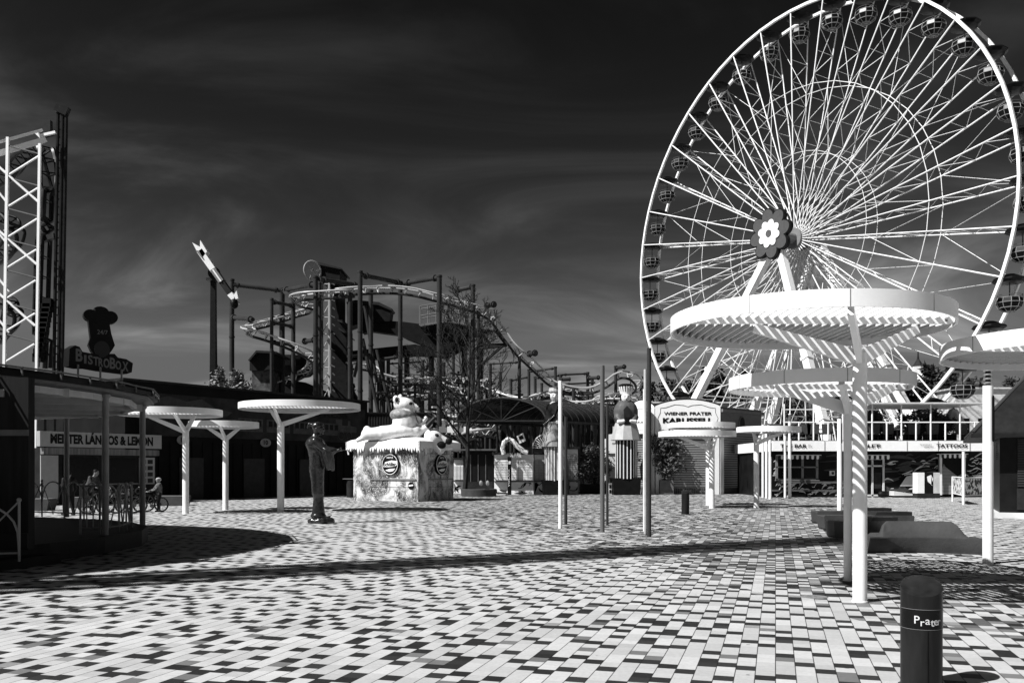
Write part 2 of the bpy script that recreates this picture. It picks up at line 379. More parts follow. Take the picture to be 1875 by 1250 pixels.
lamp('rightmost of the five white lamp posts, before the bar window', 1446, 912.4, 5.0, .09)
# ---------------------------------------------------------------- steel masts
def mast(lab, px, py, top, r, m, d=None):
    c = G(px, py); z = EYE+(HZ-top)*c.y/F
    o = MB().lathe(c, [(r, 0), (r, z-.03), (r*.93, z), (0, z)], 24).build('steel_mast', m, None, 40)
    tag(o, lab, 'mast', 'tall slim steel masts on the square'); return o
mast('bright tall mast at the left end of the row of steel masts', 1026, 967, 697, .055, WHITE)
mast('dark shorter mast just right of the leftmost bright mast', 1036, 959, 763, .05, MASTD)
mast('middle tall grey mast of the row', 1103, 974, 669, .062, MASTG)
mast('thin dark mast close behind the right side of the middle mast', 1112, 961, 738, .04, MASTD)
mast('tallest mast, dark grey, right end of the row', 1188.5, 982, 637, .055, MASTD)
mast('shorter bright mast touching the left side of the tallest mast', 1181.5, 977, 676, .042, mat('mast_pale', .4, .35))
mast('thinnest bright mast behind the left side of the tallest mast', 1179.5, 972, 712, .03, WHITE)
# ---------------------------------------------------------------- bollards
def bollard(lab, px, py, h, r, writing):
    c = G(px, py); t = thing('bollard', lab, 'bollard', c, 0, 'dark steel bollards'); n = 48; tilt = .17
    vs_ = []; m = MB(); dirn = Vector((-.35, -.94))
    rings = [(r*1.0, 0), (r, h-.35), (r, None)]
    for rr, z in rings:
        for i in range(n):
            a = 2*PI*i/n; x, y = rr*math.cos(a), rr*math.sin(a)
            zz_ = z if z is not None else h-(x*dirn.x+y*dirn.y)*.45
            vs_.append((c.x+x, c.y+y, zz_))
    k = len(vs_)
    for i in range(n):
        a = 2*PI*i/n; x, y = (r-.012)*math.cos(a), (r-.012)*math.sin(a); vs_.append((c.x+x, c.y+y, h+.006-(x*dirn.x+y*dirn.y)*.45))
    fs = []
    for j in range(3):
        for i in range(n): fs.append((j*n+i, j*n+(i+1) % n, (j+1)*n+(i+1) % n, (j+1)*n+i))
    fs.append(tuple(range(3*n, 4*n)))
    m.add(vs_, fs); m.build('post', mat('bollard_coating', .014, .4, 0, var=.35, scale=3, stretch=(3, 3, .4)), t, 35)
    if writing:
        zc = .545
        MB().lathe((c.x, c.y, zc-.075), [(r+.002, 0), (r+.002, .15)], 48, close=False).build('band', mat('band_film', .006, .25, var=.2), t, 40)
        for q in (-.077, .077): MB().lathe((c.x, c.y, zc+q), [(r+.003, 0), (r+.003, .003)], 48, close=False).build('band_edge', GREY, t, 40)
        a0 = math.atan2(-c.y, -c.x)+.36
        for ch_i, (ch, dz, sz) in enumerate((('P', -.028, .085), ('r', -.045, .08), ('a', -.032, .085), ('t', -.045, .085), ('e', -.038, .085), ('r', -.038, .085))):
            off = (-.085, -.046, -.010, .025, .054, .087)[ch_i]
            def wp(a, b, off=off, dz=dz): 
                th = a0+(off+a)/r; return Vector((c.x+(r+.004)*math.cos(th), c.y+(r+.004)*math.sin(th), zc+dz+b))
            text('letter', ch, OFFW, t, c, (1,0,0), (0,0,1), sz*.72, None, .008, warp=wp)
        MB().box((c.x-.02, c.y-r-.001, .24), (.004, .006, .44)).build('seam', BLACK, t)
    MB().lathe((c.x, c.y, 0), [(r+.02, 0), (r+.02, .01), (r, .012)], 32).build('base_ring', DARK, t)
    return t
bollard('near dark bollard with slanted top and white writing, at lower right', 1687, 1256, .79, .152, True)
bollard('far dark bollard with slanted top left of the canopy pair', 1255, 940.5, .86, .15, False)
# ---------------------------------------------------------------- benches
def slab(lab, px, py, L, dp, h, rz=0):
    c = G(px, py); m = MB(); t = thing('concrete_bench', lab, 'bench', (c.x, c.y, 0), 0, 'grey concrete benches right of centre')
    prof = [(0, .0), (.02, h), (dp*.5, h+.0), (dp, h-.01), (dp-.03, 0)]
    m.prism([(.03, 0), (0, .05), (-.03, h-.03), (0, h), (L, h), (L+.03, h-.03), (L, .05), (L-.03, 0)], c, (1,0,0), (0,0,1), (0,1,0), dp)
    m.build('seat', CONC, t)
    MB().prism([(0, 0), (.05, .10), (L*.42, .10), (L*.42, 0)], c+Vector((L*.58, .08, h)), (1,0,0), (0,0,1), (0,1,0), dp-.1).build('backrest', DARK, t)
slab('rearmost low concrete bench of the three', 1498, 959, 2.35, .6, .4)
slab('middle low concrete bench of the three, with dark raised end', 1511, 970, 2.5, .6, .41)
slab('nearest low concrete bench, running behind the white poles', 1529, 985, 1.6, .6, .42)
t = thing('curved_bench', 'large concrete seat with flared curved back, between the white poles', 'bench', G(1690, 1013), 0, None)
c0 = G(1590, 1013); c1 = G(1801, 1016); prof = []; ni = 28; vs_ = []; fs = []
for i in range(ni+1):
    q = i/ni; base = c0.lerp(c1, q); bow = .28*math.sin(PI*q)
    e = min(q, 1-q); hb = .34+.31*(lambda q_: q_*q_*(3-2*q_))(min(1, max(0, (e-.10)/.11)))
    lean = -.10
    base = base+Vector((0, bow, 0))
    ring = [(.06, 0), (-.08, .31), (-.075, .34), (-.03+.10*(hb-.34)/.3, hb-.015), (.02+.10*(hb-.34)/.3, hb), (.10+.10*(hb-.34)/.3, hb-.03), (.22, .40 if hb > .42 else hb), (.60, .38 if hb > .42 else hb-.02), (.66, .34), (.62, 0)]
    for y, z in ring: vs_.append((base.x, base.y+y, z))
k = len(ring)
for i in range(ni):
    for j in range(k-1): fs.append((i*k+j, (i+1)*k+j, (i+1)*k+j+1, i*k+j+1))
fs += [tuple(range(k)), tuple(range((ni+1)*k-1, ni*k-1, -1))]
MB().add(vs_, fs).build('shell', CONC, t, 50)
# ---------------------------------------------------------------- ferris wheel
cA = 1.008; D = 107.0
e1 = Vector((math.cos(cA), -math.sin(cA), 0)); nw = Vector((math.sin(cA), math.cos(cA), 0)); C = Vector((.3138*D, D, EYE+.2622*D)); RW = .2550*D; WD = 3.2
def wp_(r, a, w): return C+e1*(r*math.cos(a))+Vector((0,0,1))*(r*math.sin(a))+nw*w
wheel = thing('ferris_wheel', 'giant white ferris wheel with flower shaped hub and round gondolas', 'ferris wheel', (C.x+nw.x*1.6, C.y+nw.y*1.6, 0))
NG = 36; A0 = R(-.3)
for w in (0, WD):
    pts = [wp_(RW, 2*PI*i/72+A0, w) for i in range(72)]; m = MB(); k = len(pts)
    vs_ = []; fs = []
    for i in range(k):
        a = 2*PI*i/72+A0
        for dr, dw in ((-.15,-.15),(.15,-.15),(.15,.15),(-.15,.15)): vs_.append(wp_(RW+dr, a, w+dw))
    for i in range(k):
        j = (i+1) % k
        for q in range(4): fs.append((i*4+q, j*4+q, j*4+(q+1) % 4, i*4+(q+1) % 4))
    m.add(vs_, fs).build('rim', WHEELW, wheel)
for rr in (.655*RW, .375*RW):
    for w in (.35 if rr > 15 else .6, WD-(.35 if rr > 15 else .6)):
        m = MB(); m.path([wp_(rr, 2*PI*i/36+A0, w) for i in range(36)], .04 if rr > 15 else .03, 5, closed=True); m.build('stabiliser_ring', WHEELW, wheel)
for i in range(NG):
    a = 2*PI*i/NG+A0; m = MB(); wf = lambda r, s: (WD/2-(WD/2-.75)+(-(0.75))*(r/RW)) if s == 0 else (WD/2+.85+(.75)*(r/RW))
    def nd(r, s): return wp_(r, a, (.85*(1-r/RW)) if s == 0 else WD-.85*(1-r/RW))
    for s in (0, 1): m.tube(nd(1.2, s), nd(RW-.15, s), .06, .085, 6, False)
    nb = 9
    for j in range(nb):
        ra = RW*(.12+.86*j/nb); rb = RW*(.12+.86*(j+1)/nb)
        m.tube(nd(ra, j % 2), nd(rb, (j+1) % 2), .034, None, 4, False); m.tube(nd(rb, 0), nd(rb, 1), .026, None, 4, False)
    m.build('spoke', WHEELW, wheel)
m = MB()
for i in range(NG):
    a = 2*PI*i/NG+A0; b = 2*PI*(i+1)/NG+A0
    if i % 2 == 0:
        m.tube(wp_(RW*.98, a, WD), wp_(RW*.66, b, WD-.3), .03, None, 4, False); m.tube(wp_(RW*.66, a, .3), wp_(RW*.375, b, .6), .03, None, 4, False)
    else:
        m.tube(wp_(RW*.98, b, WD), wp_(RW*.66, a, WD-.3), .03, None, 4, False); m.tube(wp_(RW*.66, b, WD-.3), wp_(RW*.375, a, WD-.6), .03, None, 4, False)
m.build('tie_rod', WHEELW, wheel)
hub = MB().tube(wp_(0, 0, -2.0), wp_(0, 0, WD+1.2), .65, None, 24); hub.tube(wp_(0, 0, .5), wp_(0, 0, .9), 1.25, None, 24); hub.tube(wp_(0, 0, WD-.9), wp_(0, 0, WD-.5), 1.25, None, 24)
hub.build('hub', GREY, wheel, 40)
# flower
fl = wp_(0, 0, -3.0); upv = Vector((0, 0, 1)); out = -nw
def petals(R0, rp, n, a0, m, name, off, th, par, core):
    mb = MB()
    for k in range(n):
        a = a0+2*PI*k/n; cc_ = fl+out*off+(e1*math.cos(a)+upv*math.sin(a))*R0
        poly = [(rp[0]*math.cos(t), rp[1]*math.sin(t)) for t in [2*PI*i/24 for i in range(24)]]
        mb.prism(poly, cc_+out*(.004*(k % 4)), e1*math.cos(a)+upv*math.sin(a), -e1*math.sin(a)+upv*math.cos(a), out, th)
    mb.prism([(core*math.cos(2*PI*i/32), core*math.sin(2*PI*i/32)) for i in range(32)], fl+out*(off-.006), e1, upv, out, th)
    return mb.build(name, m, par, 30)
f1 = petals(2.0, (1.12, .95), 8, R(8), BLACK, 'flower_sign', 0, .5, wheel, 2.0)
petals(1.98, (.98, .82), 8, R(8), mat('petal_grey', .075, .4, var=.1), 'outer_petal', .52, .05, f1, .8)
petals(.98, (.68, .5), 8, R(30), WHITE, 'inner_petal', .62, .06, f1, 1.0)
MB().prism([(.42*math.cos(2*PI*i/24), .42*math.sin(2*PI*i/24)) for i in range(24)], fl+out*.7, e1, upv, out, .05).build('flower_centre', MID, f1)
MB().tube(fl-out*.2, wp_(0, 0, -1.5), .9, None, 16).build('flower_mount', DARK, f1)
# legs
def foot(s, w): v = C+e1*s+nw*w; v.z = 0; return v
for s, w, hw, th in ((-15.5, -8, -2.2, .85), (13.2, -8, -2.2, .85), (-16.5, 6.0, WD+2, .75), (13.5, 6.0, WD+2, .75), (-15.5, 11, WD+2.2, .9), (13.5, 11, WD+2.2, .9)):
    a = wp_(0, 0, hw)-Vector((0, 0, .3)); f = foot(s, w); m = MB().beam(a, f, th, th, nw); m.beam(a+(f-a)*.0, a+(f-a)*.06, th*1.25, th*1.25, nw)
    for q in (.28, .52, .76): m.beam(a+(f-a)*(q-.006), a+(f-a)*(q+.006), th*1.25, th*1.25, nw)
    m.build('support_leg', WHEELW, wheel)
m = MB()
for (s1_, w1, h1), (s2_, w2, h2) in ((((-15.5), -8, -2.2), (-16.5, 6, WD+2)), ((13.2, -8, -2.2), (13.5, 6, WD+2)), ((-16.5, 6, WD+2), (-15.5, 11, WD+2.2))):
    A, B = wp_(0,0,h1), foot(s1_, w1); A2, B2 = wp_(0,0,h2), foot(s2_, w2); k = 8
    for j in range(2, k):
        p, q = A.lerp(B, j/k), A2.lerp(B2, (j+1)/k); r_ = A2.lerp(B2, j/k); p2 = A.lerp(B, (j+1)/k)
        m.tube(p, q, .08, None, 5, False); m.tube(r_, p2, .08, None, 5, False); m.tube(p, r_, .08, None, 5, False)
m.build('leg_bracing', WHEELW, wheel)
# platform of the wheel
b = MB(); pc = C+nw*1.6; 
b.box((pc.x, pc.y, 1.2), (30, 9, .5), -cA); b.build('boarding_platform', GREY, wheel)
m = MB()
for i in range(31):
    for sgn in (-1, 1):
        q = pc+e1*(-15+i)+nw*(4.4*sgn); m.tube((q.x, q.y, 1.45), (q.x, q.y, 2.5), .04, None, 4)
for sgn in (-1, 1):
    for z in (2.0, 2.5):
        p0, p1 = pc+e1*-15+nw*4.4*sgn, pc+e1*15+nw*4.4*sgn; m.tube((p0.x, p0.y, z), (p1.x, p1.y, z), .04, None, 4)
m.build('platform_railing', WHEELW, wheel)
# gondolas
def gondola_parts():
    g = MB(); prof = [(.42, -3.15), (.42, -3.13)]; n = 10
    rings = [(.5, -3.2), (1.0, -2.85), (1.22, -2.35), (1.12, -1.9)]
    b = MB(); b.lathe((0,0,0), [(0, -3.2)]+rings+[(1.06, -1.9), (1.1, -2.4), (0, -2.9)], n); 
    fr = MB()
    for r, z in rings: fr.path([(r*1.01*math.cos(2*PI*i/n), r*1.01*math.sin(2*PI*i/n), z) for i in range(n)], .036, 4, closed=True)
    for i in range(n):
        c_, s_ = math.cos(2*PI*i/n)*1.01, math.sin(2*PI*i/n)*1.01
        fr.path([(r*c_, r*s_, z) for r, z in rings], .03, 4); fr.tube((0,0,-3.21), (.5*c_, .5*s_, -3.21), .03, None, 4)
    rl = MB(); rl.path([(1.14*math.cos(2*PI*i/n), 1.14*math.sin(2*PI*i/n), -1.62) for i in range(n)], .03, 4, closed=True)
    for i in range(0, n, 2): rl.tube((1.12*math.cos(2*PI*i/n), 1.12*math.sin(2*PI*i/n), -1.92), (1.14*math.cos(2*PI*i/n), 1.14*math.sin(2*PI*i/n), -1.62), .025, None, 4)
    rl.tube((0,0,-2.9), (0,0,-.1), .06, None, 6)
    rf = MB(); rf.lathe((0,0,0), [(0, .5), (.5, .42), (1.5, -.02), (1.62, -.2), (1.3, -.42), (.5, -.5), (0, -.5)], n)
    return b, fr, rl, rf
b, fr, rl, rf = gondola_parts()
PAN = mat('gondola_panel', .005, .3, var=.3)
for i in range(NG):
    a = 2*PI*i/NG+A0; P = wp_(RW-.1, a, WD/2); cr_ = MB()
    if i == 0:
        g0 = b.build('gondola', PAN, None); fr.build('frame', mat('gondola_frame', .28, .4), g0); rl.build('rail', MID, g0); rf.build('canopy_roof', PAN, g0); g0.parent = wheel; g = g0
    else: g = copy_tree(g0, wheel)
    iw = wm(wheel).inverted(); g.location = iw @ P; g.rotation_euler = (0, 0, -cA+R(18))
m = MB()
for i in range(NG):
    a = 2*PI*i/NG+A0; m.beam(wp_(RW-.1, a, 0), wp_(RW-.1, a, WD), .16, .16)
m.build('rim_crossbar', WHEELW, wheel)
# ================================================================ left: snack bar with roof and terrace
ROOF = [(-24, 8), (-10.5, 12.2), (-9.6, 13.6), (-9.0, 14.8), (-8.45, 16.4), (-8.15, 18), (-8.14, 19.8), (-8.7, 21.5), (-9.7, 23.0), (-11, 24.3), (-13.7, 25.7), (-24, 27)]
def inset(poly, k, c=(-17, 18)): return [(c[0]+(x-c[0])*k, c[1]+(y-c[1])*k) for x, y in poly]
X_, Y_, Z_ = Vector((1,0,0)), Vector((0,1,0)), Vector((0,0,1))
sb = thing('snack_bar', 'dark snack bar under a curved flat roof on thin posts, at left edge', 'building', (-12, 17, 0))
MB().prism(ROOF, (0,0,3.28), X_, Y_, Z_, .06).build('ceiling', mat('ceiling_panel', .1, .5, var=.1), sb)
MB().prism(inset(ROOF, 1.01), (0,0,3.343), X_, Y_, Z_, .09).build('roof_edge', BLACK, sb)
MB().prism(inset(ROOF, .97), (0,0,3.435), X_, Y_, Z_, .09).build('roof', BLACK, sb)
m = MB()
for k in (0,):
    rp = inset(ROOF, 1.012); 
    for i in range(len(rp)-1):
        a, b_ = Vector((*rp[i], 3.50)), Vector((*rp[i+1], 3.50)); m.tube(a, b_, .02, None, 5)
    for i in range(1, len(rp)-1):
        for q in (0, .5):
            p = Vector((*rp[i], 0)).lerp(Vector((*rp[i+1], 0)), q); m.box((p.x, p.y, 3.44), (.03, .03, .16))
m.build('gutter_rail', MID, sb)
m = MB()
for (x0, y0), (x1, y1) in (((-16, 14.5), (-8.6, 17.2)), ((-16, 16.0), (-8.5, 19.4)), ((-16, 17.6), (-8.9, 21.3)), ((-16, 19.4), (-9.9, 22.8)), ((-16, 21.6), (-11.2, 24.0))):
    m.beam((x0, y0, 3.19), (x1, y1, 3.19), .09, .17)
m.build('roof_joist', mat('joist', .5, .5, var=.1), sb)
rp = inset(ROOF, .955)
m = MB()
for i in range(1, len(rp)-1): m.beam((*rp[i], 3.20), (*rp[i+1], 3.20), .08, .13)
m.build('edge_beam', mat('joist', .2), sb)
PLAT = inset(ROOF, .985)
PLAT = [p for p in PLAT]
MB().prism(PLAT[1:], (0,0,0), X_, Y_, Z_, .345).build('terrace_floor', mat('terrace_deck', .02, .6, var=.3), sb)
MB().prism([(-14, 12.8), (-9.7, 12.8), (-8.8, 14.4), (-8.2, 16.1), (-14, 16)], (0,0,0), X_, Y_, Z_, .17).build('step', mat('terrace_deck', .02), sb)
for i, (px, py, yt) in enumerate(((193, 979, 714), (261, 961, 735), (122, 946, 757))):
    d = F*1.355/(py-HZ); x = (px-CX)/F*d; MB().lathe((x, d, .345), [(.068, 0), (.068, 2.84), (.1, 2.88), (.1, 2.93)], 16).build('post', mat('post_grey', .2, .5), sb, 40)
w = MB().box((-13.2, 15.1, 1.81), (10.0, .2, 2.92)); wl = w.build('wall', WOOD, sb)
MB().box((-13.2, 14.985, 2.33), (10.02, .03, .10)).build('trim_band', MID, sb)
MB().box((-8.65, 14.98, 3.0), (.11, .03, .13)).build('wall_lamp', GREY, sb)
MB().box((-13.2, 14.985, .5), (10.0, .03, .25)).build('skirting', BLACK, sb)
rp = inset(ROOF, .96); m = MB()
# roof sign
P0 = Vector((-8.9, 17.8, 3.78)); P1 = Vector((-8.2, 19.02, 3.78)); su = (P1-P0).normalized(); sn_ = su.cross(Z_); SL = (P1-P0).length
s = thing('roof_sign', 'dark cut-out sign with light lettering standing on the snack bar roof', 'sign', (P0.x, P0.y, 3.8))
out = [(-.02, 0), (0, .36), (.12, .44), (.22, .42), (.28, .33), (.42, .32), (.62, .31), (.80, .29), (.92, .36), (1.02, .37), (1.1, .30), (1.3, .29), (SL+.06, .22), (SL+.03, .02), (SL-.1, -.03), (.7, -.02), (.4, .0), (.2, -.02)]
MB().prism(out, P0-sn_*.0, su, Z_, -sn_, .18).build('backing', BLACK, s)
LET = mat('sign_letter', .11, .4, var=.05)
for ch, u_, z_, hh, ww in (('B', .20, .13, .25, .15), ('I', .335, .10, .17, .055), ('S', .45, .095, .185, .11), ('T', .575, .085, .175, .12), ('R', .69, .075, .17, .11), ('O', .82, .06, .19, .14), ('B', .965, .055, .23, .14), ('O', 1.10, .05, .18, .13), ('X', 1.27, .03, .20, .15)):
    text('letter', ch, LET, s, P0+su*u_+Z_*z_, su, Z_, hh, ww, .03, th=.012)
for u_ in (.15, .65, 1.15): MB().box(P0+su*u_+Z_*-.12+sn_*.05, (.03, .03, .34)).build('bracket', GREY, s)
hc = Vector((-8.55, 18.4, 4.05)); hu = Vector((.85, .53, 0)).normalized(); hn = hu.cross(Z_)
s = thing('chef_hat_sign', 'dark chef hat shaped sign on two rods above the roof lettering', 'sign', hc)
hat = []
for t in range(13): a = PI*1.25-2*PI*.75*t/12*1.0; hat.append((-.16+.16*math.cos(a), .82+.15*math.sin(a)))
hat = [(-.2, .38)]+[(-.19+.14*math.cos(R(250-20*i)), .85+.12*math.sin(R(250-20*i))) for i in range(11)]+[(.0+.16*math.cos(R(140-25*i)), .93+.12*math.sin(R(140-25*i))) for i in range(6)]+[(.19+.14*math.cos(R(100-25*i)), .84+.13*math.sin(R(100-25*i))) for i in range(9)]+[(.2, .5), (.24, .36), (.27, .26), (.22, .16), (.14, .04), (.02, -.06), (-.1, .0), (-.19, .12), (-.24, .24), (-.2, .38)]
MB().prism(hat, hc, hu, Z_, -hn, .2).build('backing', BLACK, s)
MB().prism([(.02+.15*math.cos(R(a)), .16+.17*math.sin(R(a))) for a in range(0, 360, 20)], hc+hn*.002, hu, Z_, hn, .012).build('panel', mat('sign_panel', .03, .4, var=.05), s)
text('lettering', '24/7', LET, s, hc+Z_*.47+hu*.03, hu, Z_, .09, .2, .01, th=.012)
for q in (-.14, .06): MB().tube(hc+hu*q-hn*.1+Z_*-.28, hc+hu*q-hn*.1+Z_*.15, .014).build('rod', DARK, s)
# terrace railings
RAIL = mat('railing_paint', .26, .4, var=.1)
def rail_panel(a, b_, z0, t, arch=True, h=1.02):
    a = Vector((*a, z0)); b_ = Vector((*b_, z0)); m = MB(); u = b_-a; Lr = u.length
    def q(s_, z): p = a+u*s_; return (p.x, p.y, z0+z)
    m.tube(q(0,0), q(0,h), .022); m.tube(q(1,0), q(1,h), .022); m.tube(q(0,.14), q(1,.14), .018); 
    if arch:
        m.path([q(.5-.5*math.cos(PI*i/14), .14+(h-.14)*math.sin(PI*i/14)**.6) for i in range(15)], .02, 6)
        m.path([q(0,h), q(.5,.1), q(1,h)], .016, 5)
    else:
        m.tube(q(0,h), q(1,h), .022)
        for k in (.33, .66): m.tube(q(k,.14), q(k,h), .014)
    m.ell(q(1,h+.02), (.04,)*3, n=8, m=6); m.build('panel', RAIL, t)
rl = thing('terrace_railing', 'grey metal railing with arches along the near terrace edge by the round post', 'railing', (-9, 18.5, .345))
RP = [(-9.05, 18.55), (-8.62, 18.5), (-8.55, 19.25), (-8.72, 20.0), (-8.98, 20.9), (-9.35, 21.7)]
rail_panel(RP[0], RP[1], .345, rl, False)
for i in range(1, 5): rail_panel(RP[i], RP[i+1], .345, rl)
rl = thing('terrace_railing', 'grey metal railing with wide arches at the far side of the terrace', 'railing', (-13, 25, .345))
FP = [(-14.6, 26.0), (-13.6, 25.6), (-12.7, 25.1), (-11.9, 24.6), (-11.1, 24.0)]
for i in range(4): rail_panel(FP[i], FP[i+1], .345, rl)
rl = thing('terrace_railing', 'railing with a ball topped post at the extreme left edge of the picture', 'railing', (-8.9, 15.2, .2))
rail_panel((-9.75, 14.2), (-8.2, 14.72), .18, rl, True, 1.0)
# ---------------------------------------------------------------- langos stall
A = Vector((-22.4, 42, 0)); B = Vector((-19.0, 47.2, 0)); u = (B-A).normalized(); n = Vector((u.y, -u.x, 0)); SLn = (B-A).length
st = thing('food_stall', 'food stall with long white sign board behind the snack bar terrace', 'food stall', A)
MB().prism([(0,0), (SLn,0), (SLn,2.75), (0,2.75)], A, u, Z_, -n, 3).build('wall', mat('stall_dark', .012, .6, var=.4), st)
MB().prism([(-.2,0), (SLn+.1,0), (SLn+.1,.72), (-.2,.72)], A+Z_*2.82+n*.35, u, Z_, -n, .3).build('sign_board', mat('sign_board', .3, .5, var=.08), st)
text('lettering', 'MEISTER LÁNGOS & LEMON', BLACK, st, A+u*(SLn*.49)+Z_*2.99+n*.35, u, Z_, .43, 5.5, .05)
MB().prism([(0,0), (SLn,0), (SLn,.3), (0,.3)], A+Z_*2.45+n*.3, u, Z_, -n, .3).build('awning', mat('awning_grey', .12, .6, var=.5, scale=2, stretch=(3,3,.2)), st)
for a_, b2, z0, z1, nm, mm in ((.0, .85, .1, 2.4, 'side_panel', mat('sign_board', .2)), (3.35, 3.45, .9, 2.4, 'post', GREY), (.95, 5.15, .95, 1.02, 'counter', GREY), (5.2, 6.1, .95, 2.35, 'menu_board', mat('sign_board', .2))):
    MB().prism([(a_, z0), (b2, z0), (b2, z1), (a_, z1)], A, u, Z_, n, .06).build(nm, mm, st)
for i in range(2):
    for j in range(4):
        MB().prism([(5.28+i*.4, 1.03+j*.33), (5.58+i*.4, 1.03+j*.33), (5.58+i*.4, 1.25+j*.33), (5.28+i*.4, 1.25+j*.33)], A+n*.061, u, Z_, n, .01).build('menu_picture', DARK, st)
for a_, b2 in ((1.1, 2.9), (3.5, 5.0)):
    MB().prism([(a_, 1.05), (b2, 1.05), (b2, 2.3), (a_, 2.3)], A+n*.002, u, Z_, n, .03).build('window', GLASS, st)
text('lettering', 'LÁNGOS', GREY, st, A+u*4.6+Z_*.45, u, Z_, .32, 2.0, .03)
# ---------------------------------------------------------------- long mural building
A = Vector((-20.4, 47.9, 0)); B = Vector((-10.3, 63, 0)); u = (B-A).normalized(); n = Vector((u.y, -u.x, 0)); LB = (B-A).length
mb_ = thing('ride_hall', 'long black ride hall with a faint train mural below its flat roof', 'building', A)
MB().prism([(-.6,0), (LB,0), (LB,6.5), (-.6,6.5)], A, u, Z_, -n, 9).build('wall', mat('hall_black', .004, .75, var=.5, scale=.8), mb_)
MB().prism([(-.8,0), (LB+.1,0), (LB+.1,.12), (-.8,.12)], A+Z_*6.5+n*.15, u, Z_, -n, 9.3).build('roof', mat('hall_roof', .015, .6, var=.3), mb_)
MUR = mat('mural_ground', .02, .6, var=.5, scale=1.2); MU2 = mat('mural_light', .06, .6, var=.3, scale=3)
MB().prism([(.2,3.6), (LB-.3,3.6), (LB-.3,5.95), (.2,5.95)], A, u, Z_, n, .05).build('mural_board', MUR, mb_)
cloud = [(1.0,5.0), (1.2,5.6), (2.0,5.85), (3.2,5.6), (4.2,5.8), (5.2,5.3), (6.4,5.15), (6.0,4.9), (3.0,4.8)]
MB().prism(cloud, A+n*.05, u, Z_, n, .01).build('mural_cloud', mat('mural_cloud', .045, .6, var=.2), mb_)
m = MB(); m2 = MB()
for k in range(4):
    x0 = 6.8+k*2.2
    m.prism([(x0,4.05), (x0+1.9,4.05), (x0+1.9,4.85), (x0,4.85)], A+n*.052, u, Z_, n, .012)
    for w_ in range(4): m2.prism([(x0+.15+w_*.44,4.4), (x0+.45+w_*.44,4.4), (x0+.45+w_*.44,4.75), (x0+.15+w_*.44,4.75)], A+n*.066, u, Z_, n, .01)
m.build('mural_carriages', MU2, mb_); m2.build('mural_windows', BLACK, mb_)
m = MB()
for k in range(2): m.path([A+u*(15.5+k*.75+.28*math.cos(t*PI/8))+Z_*(4.05+.28*math.sin(t*PI/8))+n*.07 for t in range(16)], .03, 4, closed=True)
m.prism([(15,4.3), (17,4.3), (17,4.7), (16.4,4.75), (16.4,5.1), (16.15,5.1), (16.15,4.75), (15.6,4.75), (15.6,5.15), (15,5.15)], A+n*.052, u, Z_, n, .012)
m.build('mural_engine', MU2, mb_)
text('lettering', 'EXPRESS', BLACK, mb_, A+u*14.0+Z_*5.25+n*.06, u, Z_, .5, 4.2, .04)
for px in (333, 484):
    k = (px-CX)/F; t_ = (k*A.y-A.x)/(u.x-k*u.y); 
    MB().prism([(.42*math.cos(i*PI/10), .27*math.sin(i*PI/10)) for i in range(20)], A+u*t_+Z_*3.4+n*.1, u, Z_, n, .03).build('number_plate', GREY, mb_)
    text('lettering', '10', BLACK, mb_, A+u*t_+Z_*3.28+n*.14, u, Z_, .27, .34, .03)
m = MB()
for i in range(26):
    q = A+u*(i*.72)+n*.03; m.box((q.x, q.y, 1.7), (.06, .06, 3.2), math.atan2(u.y, u.x))
m.build('wall_batten', mat('hall_black', .004), mb_)
for i in range(3):
    q = A+u*(3.5+i*4.5)+n*.06; MB().box((q.x, q.y, 1.2), (1.6, .08, 2.4), math.atan2(u.y, u.x)).build('door', DARK, mb_)
# small wing of the hall beyond, lighter corrugated wall
k1 = thing('storage_shed', 'dark corrugated shed at the far end of the ride hall behind the ice cream kiosk', 'shed', (-10, 66, 0))
m = MB().box((-8.6, 67.5, 2.9), (4.4, 5, 5.8)); m.build('wall', DARK, k1)
m = MB()
for i in range(22): m.box((-10.7+i*.2, 64.98, 2.9), (.08, .06, 5.7))
m.build('cladding', mat('cladding', .02, .5), k1); MB().box((-8.6, 67.5, 5.87), (4.7, 5.3, .12)).build('roof', BLACK, k1)
# planters / seats by the hall
def trough(lab, px, py, L, wd, h, rz=0, nm='round_planter_seat'):
    c = G(px, py); t = thing('concrete_bench', lab, 'bench', c, 0, 'low concrete seats by the ride hall')
    m = MB(); m.prism([(-L/2*.86, 0), (-L/2*.95, h*.6), (-L/2, h-.03), (-L/2+.03, h), (L/2-.03, h), (L/2, h-.03), (L/2*.95, h*.6), (L/2*.86, 0)], c-Vector((0, wd/2, 0)), X_, Z_, Y_, wd); m.build('seat', CONC, t)
    MB().box((c.x, c.y, h+.012), (L*.96, wd*.9, .02)).build('top', GREY, t)
trough('low concrete seat right of the child with the bicycle', 317, 925, 1.5, .7, .45)
trough('low concrete seat behind the far terrace railing, near the stall side panel', 69, 934, 1.3, .7, .48)
trough('low concrete seat behind the standing person on the terrace side', 142, 929, 1.0, .7, .46)
bn = thing('litter_bin', 'dark upright litter bin beside the left corner of the ice cream kiosk', 'bin', G(645, 909)); c = G(643, 910)
MB().lathe(c, [(.28, 0), (.3, 1.0), (.3, 1.05), (0, 1.05)], 16).build('body', DARK, bn, 40); MB().box((c.x-.1, c.y-.1, 1.15), (.75, .4, .04)).build('lid', GREY, bn)
